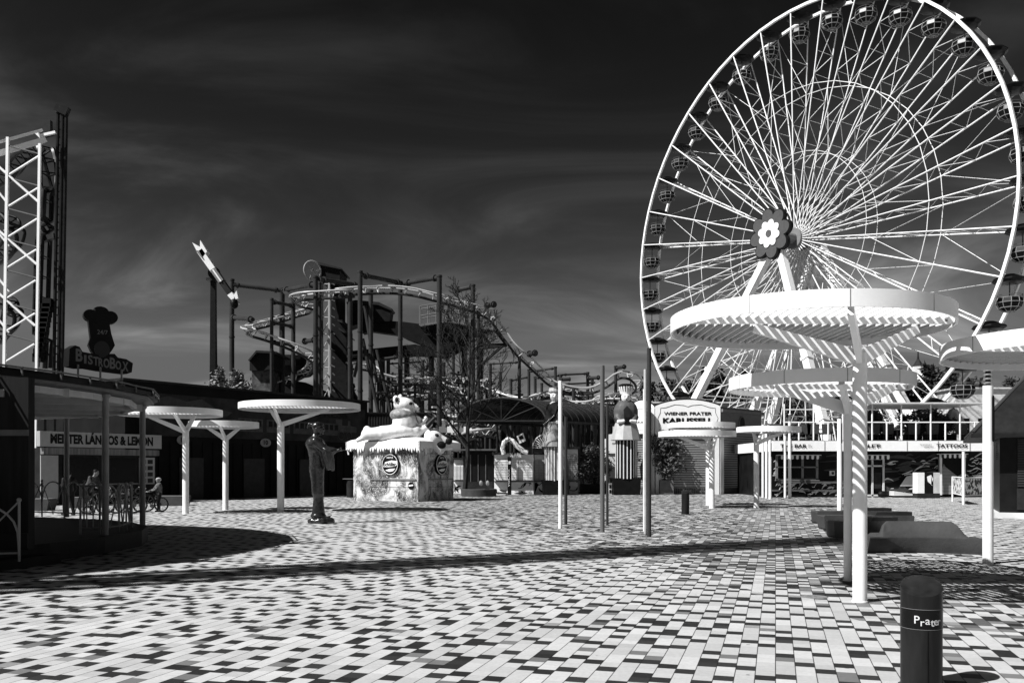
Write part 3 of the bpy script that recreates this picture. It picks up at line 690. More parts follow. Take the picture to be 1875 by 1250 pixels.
# ---------------------------------------------------------------- ice cream kiosk
th = R(28.8); P = Vector((-5.04, 47.5, 0)); fu = Vector((math.cos(th), -math.sin(th), 0)); fn = Vector((-math.sin(th), -math.cos(th), 0)); Wk, Lk = 4.4, 3.5
O = P-fu*Wk
ks = thing('ice_cream_kiosk', 'ice painted ice cream kiosk with snowy roof edge and two bears on top', 'kiosk', O)
def ice_mat():
    m = bpy.data.materials.new('ice_painting'); m.use_nodes = True; nt = m.node_tree; N = nt.nodes; L = nt.links; b = N['Principled BSDF']
    g = N.new('ShaderNodeNewGeometry'); n1 = N.new('ShaderNodeTexNoise'); n1.inputs['Scale'].default_value = .8; n1.inputs['Detail'].default_value = 10; n1.inputs['Roughness'].default_value = .68; n1.inputs['Distortion'].default_value = 1.8
    mp = N.new('ShaderNodeMapping'); mp.inputs['Scale'].default_value = (1.3, 1.3, .75); mp.inputs['Rotation'].default_value = (.3, .5, .2); L.new(g.outputs['Position'], mp.inputs[0]); L.new(mp.outputs[0], n1.inputs['Vector'])
    r = N.new('ShaderNodeValToRGB'); e = r.color_ramp.elements; e[0].position = .40; e[0].color = (.03,.03,.03,1); e[1].position = .58; e[1].color = (.6,.6,.6,1); q = e.new(.49); q.color = (.2,.2,.2,1)
    L.new(n1.outputs[0], r.inputs[0])
    v = N.new('ShaderNodeTexNoise'); v.inputs['Scale'].default_value = 2.2; v.inputs['Detail'].default_value = 3; v.inputs['Distortion'].default_value = 2.5; L.new(mp.outputs[0], v.inputs['Vector'])
    a = N.new('ShaderNodeMath'); a.operation = 'SUBTRACT'; a.inputs[1].default_value = .5; L.new(v.outputs[0], a.inputs[0]); ab = N.new('ShaderNodeMath'); ab.operation = 'ABSOLUTE'; L.new(a.outputs[0], ab.inputs[0])
    lt = N.new('ShaderNodeMath'); lt.operation = 'LESS_THAN'; lt.inputs[1].default_value = .011; L.new(ab.outputs[0], lt.inputs[0])
    mx = N.new('ShaderNodeMix'); mx.data_type = 'RGBA'; L.new(lt.outputs[0], mx.inputs[0]); L.new(r.outputs[0], mx.inputs[6]); mx.inputs[7].default_value = (.7,.7,.7,1); L.new(mx.outputs[2], b.inputs['Base Color']); b.inputs['Roughness'].default_value = .45
    return m
ICE = ice_mat()
MB().prism([(0,0), (Wk,0), (Wk,3.05), (0,3.05)], O, fu, Z_, -fn, Lk).build('wall', ICE, ks)
# snow roof with icicles
m = MB(); rnd = random.Random(3)
nx, ny = 26, 20; vs_ = []
def rz_(a, b2):
    e = min(a+.3, Wk+.3-a, b2+.3, Lk+.3-b2); return 3.22+.28*(1-math.exp(-max(e, 0)*3.2))+.05*mnoise.noise(Vector((a*1.6, b2*1.6, 1)))
for i in range(nx+1):
    for j in range(ny+1):
        a = -.3+(Wk+.6)*i/nx; b2 = -.3+(Lk+.6)*j/ny; p = O+fu*a-fn*b2; vs_.append((p.x, p.y, rz_(a, b2)))
fs = [(i*(ny+1)+j, (i+1)*(ny+1)+j, (i+1)*(ny+1)+j+1, i*(ny+1)+j+1) for i in range(nx) for j in range(ny)]
m.add(vs_, fs); m.build('snow_roof', SNOW, ks, 180)
m = MB()
def fringe(o, uu, nn, Lg):
    k = int(Lg/.085); top = []; 
    poly = [(0, .25)]
    for i in range(k+1):
        x = Lg*i/k; poly.append((x, -.05-rnd.random()*.04 if i % 2 else -.16-rnd.random()**2*.30))
    poly.append((Lg, .25)); m.prism(poly, o, uu, Z_, nn, .09)
zf = Z_*3.0
fringe(O-fu*.3+fn*.3+zf, fu, -fn, Wk+.6); fringe(O+fu*(Wk+.3)+fn*.3+zf, -fn, -fu, Lk+.6); fringe(O-fu*.3+fn*.3+zf, -fn, fu, Lk+.6)
m.build('icicle_fringe', SNOW, ks)
for o, uu, nn, w0 in ((O, fu, fn, Wk), (P, -fn, fu, Lk)):
    MB().prism([(w0*.28,1.15), (w0*.97,1.15), (w0*.97,1.22), (w0*.28,1.22)], o+nn*.002, uu, Z_, nn, .06).build('counter_ledge', GREY, ks)
    MB().prism([(w0*.28,.75), (w0*.97,.75), (w0*.97,.765), (w0*.28,.765)], o+nn*.002, uu, Z_, nn, .012).build('panel_joint', DARK, ks)
    MB().prism([(w0*.28,2.58), (w0*.97,2.58), (w0*.97,2.6), (w0*.28,2.6)], o+nn*.002, uu, Z_, nn, .012).build('panel_joint', DARK, ks)
    cc_ = o+uu*(w0*.60)+Z_*2.0
    el = lambda rx, rz_2: [(rx*math.cos(i*PI/20), rz_2*math.sin(i*PI/20)) for i in range(40)]
    bd = MB().prism(el(.56, .58), cc_+nn*.0, uu, Z_, nn, .14).build('logo_plate', BLACK, ks)
    MB().path([cc_+nn*.15+uu*(.52*math.cos(i*PI/20))+Z_*(.54*math.sin(i*PI/20)) for i in range(40)], .018, 4, closed=True).build('logo_ring', WHITE, bd)
    MB().prism([(-.46,-.13), (-.35,.12), (.1,.22), (.48,.18), (.46,-.02), (.36,-.10), (-.1,-.14)], cc_+nn*.142, uu, Z_, nn, .008).build('logo_field', WHITE, bd)
    MB().prism([(-.32,-.32), (-.05,-.24), (.36,-.22), (.2,-.36), (-.05,-.4)], cc_+nn*.142, uu, Z_, nn, .008).build('logo_swoosh', WHITE, bd)
    text('lettering', 'NESTLÉ', WHITE, bd, cc_+Z_*.33+nn*.15, uu, Z_, .09, .42, .01)
    text('lettering', 'Schöller', BLACK, bd, cc_-Z_*.08+nn*.155, uu, Z_+uu*.0, .21, .84, .02)
MB().prism([(2.55,.28), (2.8,.28), (2.8,.55), (2.55,.55)], O+fn*.002, fu, Z_, fn, .02).build('sticker', WHITE, ks)
cc_ = O+fu*3.95+Z_*.85
bd = MB().prism([(.2*math.cos(i*PI/10), .2*math.sin(i*PI/10)) for i in range(20)], cc_, fu, Z_, fn, .03).build('small_logo', BLACK, ks)
MB().prism([(-.15,-.04), (.15,.0), (.15,.07), (-.15,.04)], cc_+fn*.031, fu, Z_, fn, .006).build('logo_field', WHITE, bd)
# bears
def K(px, py, off=0): # point over kiosk roof: depth row
    d = 48.6+off; return W(px, py, d)
sc = F/48.6
def bearpart(name, lst, m, par, vx=.05, sm=3):
    mb = MB()
    for it in lst:
        if it[0] == 'c': mb.cap(K(*it[1]), K(*it[2]), it[3]/sc, it[4]/sc)
        else: mb.ell(K(*it[1]), tuple(q/sc for q in it[2]), Matrix.Rotation(R(it[3]), 3, 'Y') if len(it) > 3 else None)
    return mb.build(name, m, par, remesh=vx, sm=sm)
br = thing('polar_bear_figure', 'white lying bear figure with grey shirt, holding a mug, on the kiosk roof', 'figure', K(740, 800))
bearpart('body', [('c', (672, 795), (700, 793), 11, 13), ('c', (700, 793), (760, 790), 14, 15), ('e', (735, 789), (34, 22, 14)), ('e', (742, 772), (24, 20, 26)), ('c', (743, 765), (745, 745), 20, 13),
    ('c', (676, 793), (672, 786), 8, 7), ('c', (672, 798), (655, 806), 7, 4), ('c', (762, 793), (783, 781), 9, 6), ('c', (783, 781), (789, 776), 5, 4),
    ('e', (740, 741), (20, 17, 14), 8), ('c', (745, 742), (764, 746), 11, 5), ('e', (725, 731, -.35), (6, 4, 8)), ('e', (733, 728, .5), (5, 4, 7)), ('c', (755, 768), (772, 775), 7, 6), ('c', (772, 775), (780, 765), 5, 4)], FUR, br)
bearpart('shirt', [('e', (738, 760), (25, 22, 13.5), 3), ('c', (755, 763), (768, 771), 9.5, 8)], SHIRT, br)
bearpart('nose', [('e', (768, 741.5), (4.5, 4, 5.5))], BLACK, br, .03, 1)
bearpart('eye', [('e', (752, 738.5, -.42), (3.6, 2, 3.0))], BLACK, br, .03, 1)
bearpart('inner_ear', [('e', (726, 731.5, -.47), (3.2, 2, 5))], DARK, br, .03, 1)
b2 = thing('polar_bear_figure', 'white bear head figure peering down over the right edge of the kiosk roof', 'figure', K(800, 810))
bearpart('body', [('e', (794, 800), (19, 15, 15), 30), ('c', (796, 801), (815, 808), 13, 8), ('c', (788, 800), (806, 824), 13, 8), ('c', (800, 818), (826, 820), 8, 4), ('e', (786, 788, .3), (5, 4, 6)), ('c', (815, 812), (827, 812), 7, 4)], FUR, b2)
bearpart('muzzle_patch', [('e', (822, 807, -.22), (6.5, 4, 7), 30), ('e', (808, 814, -.22), (9, 4, 7), 20)], BLACK, b2, .03, 1)
bearpart('eye', [('e', (799, 797, -.34), (5, 3, 4))], DARK, b2, .03, 1)
mg = MB().tube(K(764, 728, -.3), K(768, 741, -.3), .16, .13, 12); tag(mg.build('drinking_mug', BLACK, None, 40), 'dark mug held up before the lying bear snout', 'mug')
mg = MB().tube(K(781, 781, -.3), K(796, 765, -.3), .14, .10, 10).build('ice_cream_bar', DARK, None, 40); tag(mg, 'long dark ice cream bar held in the lying bear paw', 'ice cream')
# ================================================================ big roller coaster
def c3(u, v, d): return W(340+u/3.572, 430+v/3.572, d)
def c5(u, v, d): return W(620+u/4.167, 480+v/4.167, d)
def c7(u, v, d): return W(880+u/3.678, 620+v/3.678, d)
coaster = thing('roller_coaster', 'big roller coaster with pale rails dropping to the right between dark tubular columns', 'roller coaster', (-12, 80, 0))
def column(px, top, d, r, par, m=COLM, z0=0, flange=True):
    p = W(px, top, d); mb = MB().lathe((p.x, p.y, 0), [(r, z0), (r, p.z-.15), (r*1.15, p.z-.15), (r*1.15, p.z), (0, p.z)], 14)
    if flange:
        for q in (.45, .72): mb.lathe((p.x, p.y, p.z*q), [(r, 0), (r*1.22, 0), (r*1.22, .14), (r, .14)], 14)
    return mb.build('support_column', m, par, 40)
for px, top, w, d in ((424.5, 511, 9, 82), (497.5, 546, 6.5, 76), (516.5, 528, 10, 84), (537, 540, 8, 80), (578, 505.6, 9, 76), (585.5, 517, 6, 79), (641, 536, 8.5, 76), (659.5, 496, 9, 74), (679, 531, 8.5, 80), (733, 516, 8.5, 80), (804.5, 504, 9.5, 76), (866, 521, 8.5, 78), (876, 566, 6.5, 80),
    (711, 656, 7, 88), (774, 659, 6, 88), (812, 664, 7, 84), (830, 648, 6, 88), (898, 665, 5.5, 84), (916, 680, 5.5, 86), (935.6, 693.6, 5.5, 86), (951, 649, 6, 80), (968.5, 675.6, 5.5, 86), (980, 689, 5.5, 88), (992, 701, 5, 88), (1017, 671, 5.5, 84), (1026.5, 685, 6, 84), (1076, 681, 6, 86), (1084.5, 695, 5.5, 88), (1127.4, 669.5, 6, 82)):
    column(px, top, d, w/2*d/F, coaster)
def arm(p, q, r=.2):
    m = MB().tube(p, q, r, None, 10); a, b = Vector(p), Vector(q)
    for k in (.12, .88): m.tube(a.lerp(b, k-.02), a.lerp(b, k+.02), r*1.5, None, 10)
    return m.build('cross_arm', COLM, coaster, 40)
arm(W(424, 521, 82), W(516, 532, 83)); arm(W(518, 532, 83), W(578, 520, 76)); arm(W(518, 532, 83), W(537, 545, 80)); arm(W(424, 581, 82), W(463, 585, 79)); arm(W(660, 503, 74), W(735, 518, 79)); arm(W(740, 519, 79), W(804, 508, 76)); arm(W(836, 531, 79), W(866, 525, 78)); arm(W(585, 511, 76), W(655, 522, 80)); arm(W(890, 560, 80), W(906, 557, 78)); arm(W(968, 648, 80), W(981, 646, 78))
arm(W(556, 625, 78), W(578, 622, 76)); arm(W(697, 658, 82), W(726, 654, 82), .16); arm(W(497, 552, 76), W(537, 560, 80), .16); arm(W(497, 590, 76), W(537, 598, 80), .15); arm(W(497, 626, 76), W(537, 632, 80), .15); arm(W(637, 652, 76), W(680, 650, 80), .12); arm(W(1127, 674, 82), W(1145, 671, 81), .16); arm(W(1077, 692, 84), W(1098, 691, 83), .16); arm(W(1026, 695, 82), W(1045, 694, 82), .16)
for p, q in (((898, 666, 84), (951, 663, 82)), ((968, 680, 86), (1017, 674, 84)), ((980, 692, 86), (1030, 687, 84)), ((935, 697, 86), (968, 690, 86)), ((1030, 686, 84), (1076, 684, 86)), ((774, 662, 88), (711, 666, 88)), ((1035, 703, 86), (1090, 700, 86))):
    arm(W(*p), W(*q), .09)
def track(pts, par, name='track', gauge=1.0, rail=.075, tie=1.2, m=TRACK, spine=True, k=7):
    P = catmull(pts, k); mb = MB(); Lr, Rr_, Sp = [], [], []
    for i, p in enumerate(P):
        a = P[max(i-1, 0)]; b = P[min(i+1, len(P)-1)]; t = (b-a)
        if t.length < 1e-6: t = Vector((1,0,0))
        t.normalize(); s = t.cross(Z_)
        s = s.normalized() if s.length > .05 else Y_; up = s.cross(t).normalized()
        Lr.append(p-s*gauge/2); Rr_.append(p+s*gauge/2); Sp.append(p-up*.55)
    mb.path(Lr, rail, 6); mb.path(Rr_, rail, 6)
    if spine: MB().path(Sp, .12, 6).build('track_spine', COLM if m is TRACK else m, par, 50)
    acc = 0
    for i in range(1, len(P)):
        acc += (P[i]-P[i-1]).length
        if acc >= tie: 
            mb.beam(Lr[i], Rr_[i], .16, .08)
            if spine: mb.tube(Lr[i], Sp[i], .05, None, 4); mb.tube(Rr_[i], Sp[i], .05, None, 4)
            acc = 0
    return mb.build(name, m, par, 50)
main = [c7(930,360,90), c7(985,342,88), c7(1035,322,85), c7(1046,280,83), c7(1012,237,82), c7(955,224,82), c7(895,243,82), c7(830,290,82), c7(740,328,82), c7(640,330,82), c7(540,305,82),
    c5(1600,880,82), c5(1500,790,81), c5(1400,690,80), c5(1300,560,80), c5(1200,430,80), c5(1100,362,79), c5(1010,325,78), c5(900,290,78), c5(750,250,77), c5(600,212,77), c5(450,192,77), c5(300,190,77), c5(150,196,76), c5(0,212,76),
    c3(1100,362,76), c3(900,375,76), c3(765,385,76.5), c3(716,406,79), c3(760,434,84), c3(835,452,86), c3(800,476,88), c3(700,505,86), c3(550,553,82), c3(440,580,79), c3(400,604,78), c3(440,622,76), c3(550,655,76), c3(700,712,76), c3(790,765,77), c3(832,815,80), c3(815,868,84), c3(740,905,86), c3(600,958,84), c3(450,1012,82), c3(330,1060,82)]
track(main, coaster)
track([c5(60,770,84), c5(180,775,84), c5(245,790,83), c5(300,838,82), c5(420,875,82), c5(550,888,82), c5(680,890,82), c5(800,880,84), c5(940,880,86), c5(1080,925,86), c5(1180,975,85), c5(1300,1015,84), c5(1400,1035,83), c5(1500,1015,83), c5(1600,985,83), c5(1700,960,83), c5(1800,975,84), c5(1900,1020,85)], coaster)
rnd = random.Random(11)
for py0, d0, a_, b2 in ((742, 78, 800, 1010), (758, 76, 790, 900), (772, 75, 800, 910), (790, 74, 805, 905), (735, 84, 1030, 1180), (748, 80, 1035, 1140), (765, 88, 700, 800), (722, 86, 690, 860)):
    pts = [W(a_+(b2-a_)*i/6, py0+5*math.sin(i*1.3+py0), d0+3*math.sin(i*1.1)) for i in range(7)]
    track(pts, coaster, rail=.09)
for px, py, d in ((812, 765, 78), (835, 745, 76), (860, 770, 77), (890, 785, 75), (845, 800, 74), (910, 745, 78)):
    arm(W(px, py, d), W(px+28, py-1, d), .22)
for px, top in ((808, 735), (830, 742), (848, 728), (870, 735), (889, 740), (905, 748), (1050, 712), (1060, 730), (1100, 742), (1145, 730), (1160, 742), (740, 735), (725, 705), (700, 722), (760, 700), (790, 712)):
    column(px, top, 80+rnd.random()*6, .13, coaster, COLM, 0, False)
for i in range(22):
    column(905+i*11.6+rnd.random()*5, 722+rnd.random()*32, 83+rnd.random()*8, .09+.05*rnd.random(), coaster, COLM, 0, False)
for i in range(14):
    x_ = 900+i*18+rnd.random()*9; y_ = 716+rnd.random()*42; d_ = 82+rnd.random()*7; arm(W(x_, y_, d_), W(x_+22+rnd.random()*16, y_-3+6*rnd.random(), d_+rnd.random()*2), .10)
track([W(905+(275)*i/8, 728+9*math.sin(i*1.7), 84+4*math.sin(i*.9)) for i in range(9)], coaster, rail=.08)
track([W(1030+(150)*i/6, 752+6*math.sin(i*2.1), 78+3*math.sin(i*.9)) for i in range(7)], coaster, rail=.08)
for i in range(20):
    x_ = 690+i*10+rnd.random()*9; y_ = 668+rnd.random()*80; d_ = 84+rnd.random()*8
    arm(W(x_, y_, d_), W(x_+14+rnd.random()*26, y_-12+24*rnd.random(), d_+rnd.random()*2), .09)
for i in range(16): column(688+i*13.5+rnd.random()*5, 678+rnd.random()*52, 85+rnd.random()*7, .09+.06*rnd.random(), coaster, COLM, 0, False)
track([W(715+(190)*i/8, 702+11*math.sin(i*1.4), 85+3*math.sin(i*.9)) for i in range(9)], coaster, rail=.07)
track([W(860+(200)*i/8, 742+9*math.sin(i*1.5+1), 80+4*math.sin(i*1.2)) for i in range(9)], coaster, rail=.08)
# train standing in the lower track
for i in range(5):
    p = W(812+i*15, 792, 73.5); m = MB(); m.prism([(-.34,0), (.34,0), (.34,.35), (.15,.45), (.1,1.0), (-.05,1.0), (-.1,.5), (-.34,.5)], p-Y_*.5, X_, Z_, Y_, 1.0)
    m.build('coaster_car', WHITE if i % 2 else GREY, coaster)
# catwalks
m = MB()
for (p, q) in ((c5(250,1000,84), c5(430,985,84)), (c5(430,985,84), c5(720,1000,84))):
    m.beam(p, q, 1.2, .12)
    for k in range(7):
        a = p.lerp(q, k/6); m.tube(a, a+Z_*1.7, .045, None, 4)
    for z in (.85, 1.7): m.tube(p+Z_*z, q+Z_*z, .04, None, 4)
m.build('catwalk', COLM, coaster)
m = MB()
for p, q in (((664, 620, 78), (700, 790, 78)), ((662, 640, 78), (648, 690, 78)), ((690, 640, 80), (725, 800, 80)), ((668, 560, 80), (690, 700, 80))): m.tube(W(*p), W(*q), .16, None, 8)
m.build('diagonal_brace', COLM, coaster)
# ---------------------------------------------------------------- log flume / mine towers
FL = mat('flume_dark', .006, .7, var=.5, scale=1.5, bump=.4)
fl_ = thing('log_flume', 'dark raised log flume trough with hut, bowl and railed platforms behind the bare tree', 'water ride', W(760, 860, 92))
d = 88
def plate(name, poly, dd, th_, m, par):
    pts = [(W(x, y, dd).x, W(x, y, dd).z) for x, y in poly]
    return MB().prism(pts, (0, dd, 0), X_, Z_, Y_, th_).build(name, m, par)
plate('trough', [(663,588), (683,590), (708,587), (740,589), (770,593), (800,600), (830,612), (840,622), (826,638), (805,642), (775,632), (745,620), (732,613), (700,609), (680,606), (664,610)], d, 1.2, FL, fl_)
plate('hut', [(636,555), (650,552), (692,555), (716,565), (713,588), (664,590), (636,600)], d-.3, 2, FL, fl_)
plate('hut_roof', [(634,553), (651,549), (694,553), (718,565), (716,568), (692,558), (650,555), (636,558)], d-.5, 2.4, mat('hut_roof', .02, .6), fl_)
mb = MB(); bc = W(815, 600, d+3)
mb.lathe((bc.x, bc.y, W(0, 650, d).z), [(.3, 0), (1.6, .7), (2.8, 1.6), (3.4, 2.6), (3.5, 2.9), (3.3, 2.9)], 28); mb.build('bowl', FL, fl_, 40)
plate('lower_trough', [(610,646), (700,636), (760,630), (800,640), (800,652), (760,650), (700,656), (610,661)], d, 1.2, FL, fl_)
m = MB()
def deck(p, q, n_, hh=1.9):
    a, b2 = W(*p), W(*q); m.beam(a, b2, 1.6, .2)
    for s in (-.75, .75):
        for k in range(n_+1):
            e = a.lerp(b2, k/n_)+Y_*s; m.tube(e, e+Z_*hh, .055, None, 4)
        for z in (hh*.5, hh): m.tube(a+Y_*s+Z_*z, b2+Y_*s+Z_*z, .05, None, 4)
deck((770, 598, d), (830, 588, d), 4); deck((820, 590, d), (862, 597, d), 4, 2.3); deck((866, 600, d), (908, 605, d), 4, 1.9)
m.build('platform', mat('platform_steel', .12, .5), fl_)
m = MB(); q = lambda u_, v_: c5(u_, v_, d)
for a, b2 in (((1060,660), (1285,635)), ((1060,630), (1280,628)), ((1190,515), (1285,635)), ((1080,530), (1170,645)), ((1090,780), (1250,640)), ((1180,520), (1085,545))): m.tube(q(*a), q(*b2), .15, None, 6)
m.build('truss', DARK, fl_)
for px in (700, 745, 790, 850, 880): column(px, 640 if px < 840 else 605, d+2, .28, fl_, DARK, 0, False)
tw = thing('lift_tower', 'dark stepped lift tower with spoked wheel at its top', 'tower', W(610, 860, 86))
d = 84
plate('cabin', [(585,483), (622,491), (622,514), (598,513), (585,512)], d, 3.6, FL, tw)
plate('cabin_roof', [(582,480), (586,480), (625,490.5), (625,493), (586,485), (582,484)], d-.3, 4.4, mat('hut_roof', .02), tw)
plate('shaft', [(606,513), (620,513), (620,585), (627,585), (627,600), (634,600), (636,735), (606,735)], d+.6, 3.4, FL, tw)
plate('step_roof', [(618,584), (627,589), (627,591), (618,588)], d, 4, mat('hut_roof', .02), tw); plate('step_roof', [(620,599), (636,611), (636,613), (620,603)], d, 4, mat('hut_roof', .02), tw)
wc = W(572, 495, d-.6); m = MB(); ry = .86
wu = Vector((.8, .6, 0)); 
m.path([wc+wu*(.86*math.cos(i*PI/14))*1.0+Z_*(.9*math.sin(i*PI/14)) for i in range(28)], .065, 6, closed=True)
for i in range(3): 
    a = i*PI/3+.2; v = wu*(.86*math.cos(a))+Z_*(.9*math.sin(a)); m.tube(wc-v, wc+v, .035, None, 5)
m.tube(wc, wc+Y_*1.2+X_*.6, .1, None, 8); m.build('spoked_wheel', mat('wheel_grey', .3, .5), tw)
m = MB(); 
m.beam(W(602.5, 512, d-1.2), W(602.5, 735, d-1.2), .16, .16); m2 = MB().beam(W(589.5, 512, d-1.2), W(589.5, 735, d-1.2), .2, .2); m2.build('lift_mast', DARK, tw)
for k in range(8):
    y = 520+k*30.5; m.tube(W(589.5, y, d-1.2), W(602.5, y, d-1.2), .05, None, 4); m.tube(W(590, y+29, d-1.2), W(602, y+8, d-1.2), .05, None, 4)
m.build('lift_truss', mat('truss_light', .35, .5), tw)
m = MB()
for k in range(14): m.tube(W(605+3.5*(k % 2), 518+k*15, d-.2), W(613, 522+k*15, d-.2), .07, None, 4)
m.build('chain', MID, tw)
mh = thing('mine_house', 'small timber mine house on a brick shaft behind the ride hall', 'tower', W(480, 860, 82)); d = 81
plate('shaft', [(461,677), (495,674), (496,725), (462,725)], d, 3, mat('brick_dark', .06, .8, var=.7, scale=2.5, bump=.5), mh)
plate('cabin', [(457,655), (469,645), (501,643), (501,674), (484,678), (457,678)], d-.5, 4, WOOD, mh)
plate('roof', [(454,659), (469,641), (505,643), (505,647), (470,645), (456,661)], d-1, 5, mat('hut_roof', .02), mh)
m = MB()
mb = MB().lathe(W(535, 672, 88), [(.3,-1.2), (1.8,-.9), (2.7,-.1), (2.8,.5), (2.75,.9), (2.6,.5)], 18, close=False); mb.build('hopper', FL, mh)
plate('sloped_chute', [(500,690), (560,700), (610,722), (610,735), (500,735)], 87, 3, FL, mh)
# ---------------------------------------------------------------- swing ride with arm
bo = thing('swing_ride', 'dark tapered pylon with a tilted bright arm ending in a fork', 'ride', W(392, 860, 74)); d = 74
p = W(391, 497, d); m = MB(); r0 = 16.5/2*d/F
m.lathe((p.x, d, 0), [(r0*1.15, 0), (r0*.72, p.z), (0, p.z)], 4, a0=PI/4); m.build('pylon', BLACK, bo)
MB().tube(W(392, 500, d-1.0), W(392, 500, d+1.0), .5, None, 16).build('pivot_drum', BLACK, bo, 40)
MB().box(W(391, 513, d), (.9, 1.1, .2)).build('service_deck', DARK, bo)
ax = lambda a, b2, k: (a[0]+(b2[0]-a[0])*k, a[1]+(b2[1]-a[1])*k)
T0, T1 = (357, 447), (436, 560); d2 = d-1.4
def armbox(k0, k1, w0, w1, m_, nm, dy=0, th_=.8):
    a = W(*ax(T0, T1, k0), d2+dy); b_ = W(*ax(T0, T1, k1), d2+dy); mb = MB(); t = (b_-a).normalized(); s = t.cross(Y_).normalized(); w0, w1 = w0*d/F/1.6, w1*d/F/1.6
    mb.prism([(0,-w0), ((b_-a).length, -w1), ((b_-a).length, w1), (0, w0)], a, t, s, Y_, th_); return mb.build(nm, m_, bo)
armbox(.10, .42, 9, 8.5, WHITE, 'arm_end'); armbox(.40, .60, 8, 8, GREY, 'arm_middle', -.05, .9); armbox(.41, .6, 2, 2, WHITE, 'arm_stripe', -.1, .04); armbox(.58, .80, 7.5, 7, DARK, 'arm_lattice'); armbox(.80, .95, 8, 4, WHITE, 'arm_tip')
plate('fork', [(352,444), (366,452), (366.5,439.5), (379,460), (372,470), (361,461)], d2, .7, WHITE, bo); plate('fork_fin', [(358,458), (364,459), (371,472), (368,471)], d2-.1, .5, GREY, bo)
MB().ell(W(429, 556, d2-.2), (.32, .4, .42)).build('counterweight', BLACK, bo, 60); plate('tail_fin', [(428,540), (433,532), (436,546), (429,549)], d2, .4, WHITE, bo)
# ---------------------------------------------------------------- left tower coaster
lt = thing('tower_coaster', 'tall white braced tower with black vertical track at the left edge', 'roller coaster', W(60, 860, 50)); d = 50; db = 54
def c1(u, v, dd=50): return W(u/2.403, 180+v/2.403, dd)
m = MB(); WH = WHEELW
legs = []
for (a, b2, dd, w) in (((35,172), (10,1300), 50, .15), ((176,200), (153,1300), 50, .14), ((-120,240), (-140,1300), 50, .18)):
    MB().beam(c1(*a, dd), W(b2[0]/2.403, 860+F*EYE/dd, dd), w, w).build('tower_leg', WH, lt)
ys = (210, 350, 485, 620, 755, 900, 1035, 1180)
m = MB()
for i, y in enumerate(ys):
    xo = -25*(y-200)/1000
    MB().tube(c1(40+xo, y), c1(172+xo*.9, y+35), .05, None, 6).build('cross_bar', MID, lt)
    if i < len(ys)-1: m.tube(c1(170+xo*.9, y+45), c1(42+xo, y+125), .06, None, 6)
for i in range(0, 6, 2): 
    xo = -25*(ys[i]-200)/1000; m.tube(c1(-40+xo, ys[i]+60), c1(168+xo, ys[i]+245), .07, None, 6)
for y in (380, 560, 760, 940): m.tube(c1(-80, y-60), c1(40, y+90), .06, None, 6)
m.build('bracing', WH, lt)
m = MB(); m.beam(c1(-30, 200), c1(185, 140, 52), .15, .15); m.beam(c1(-30, 250), c1(200, 182, 52), .2, .3); m.beam(c1(160, 150, 52), c1(200, 190, 52), .18, .18); m.beam(c1(180, 165, 52), c1(245, 150, 52), .15, .15); m.build('top_beam', WH, lt)
BT = mat('track_black', .012, .35, var=.3)
track([c1(180, 1185, 53), c1(190, 1000, 53), c1(200, 700, 53), c1(212, 420, 53), c1(212, 280, 53.2), c1(196, 215, 53.5), c1(150, 225, 54.5), c1(95, 262, 56), c1(50, 320, 57), c1(-5, 350, 58)], lt, 'vertical_track', .9, .15, .8, BT)
track([c1(-60, 500, 53), c1(0, 505, 52), c1(50, 530, 51.5), c1(66, 590, 51.5), c1(45, 650, 52), c1(-10, 690, 53), c1(-80, 700, 54)], lt, 'loop_track', 1.0, .09, .8, BT)
track([c1(-60, 860, 53), c1(0, 865, 52), c1(42, 890, 51.5), c1(56, 940, 51.5), c1(36, 1000, 52), c1(-10, 1040, 53), c1(-60, 1050, 54)], lt, 'loop_track', 1.0, .09, .8, BT)
m = MB()
for du in (0, 20, 36): m.tube(c1(256+du, 42+du*.6, 52.5), W((228+du)/2.403, 860+F*EYE/52.5, 52.5), .10, None, 8)
for k in range(34): 
    y = 70+k*34; xo = -26*(y-40)/1130; m.tube(c1(256+xo, y, 52.5), c1(276+xo, y, 52.5), .04, None, 4)
m.beam(c1(248, 40, 52.5), c1(300, 62, 52.5), .35, .5); m.build('guide_mast', BT, lt)
MB().beam(c1(180, 625, 53), c1(245, 605, 52.5), .3, .3).build('mast_tie', DARK, lt); MB().beam(c1(185, 170, 53), c1(250, 150, 52.5), .2, .2).build('mast_tie', DARK, lt); MB().beam(c1(208, 100, 53), c1(208, 165, 53), .5, .3).build('mast_cap', DARK, lt)
m = MB()
for k in range(12): m.box(c1(212-(k*4), 900+k*22, 52.4), (.5, .4, .5))
m.build('lift_carriage', BLACK, lt)
# unseen lattice pylon added at left to cast the long shadow across the square
py_ = thing('shadow_pylon', 'tall unseen lattice pylon added left of the camera, outside the view, to cast the long shadow', 'tower', (-22.5, 4.6, 0))
m = MB(); bx, by, H_ = -22.5, 4.6, 39
for i in (-1, 1):
    for j in (-1, 1): m.beam((bx+i*.6, by+j*.6, 0), (bx+i*.6, by+j*.6, H_), .2, .2)
for k in range(43):
    z = k*.9
    for s in (-1, 1):
        m.beam((bx-.6, by+s*.6, z), (bx+.6, by+s*.6, z+.9), .14, .14); m.beam((bx+s*.6, by-.6, z+.9), (bx+s*.6, by+.6, z), .2, .2)
m.beam((bx, by, 0), (bx, by, H_), .35, .5); m.build('mast', DARK, py_)
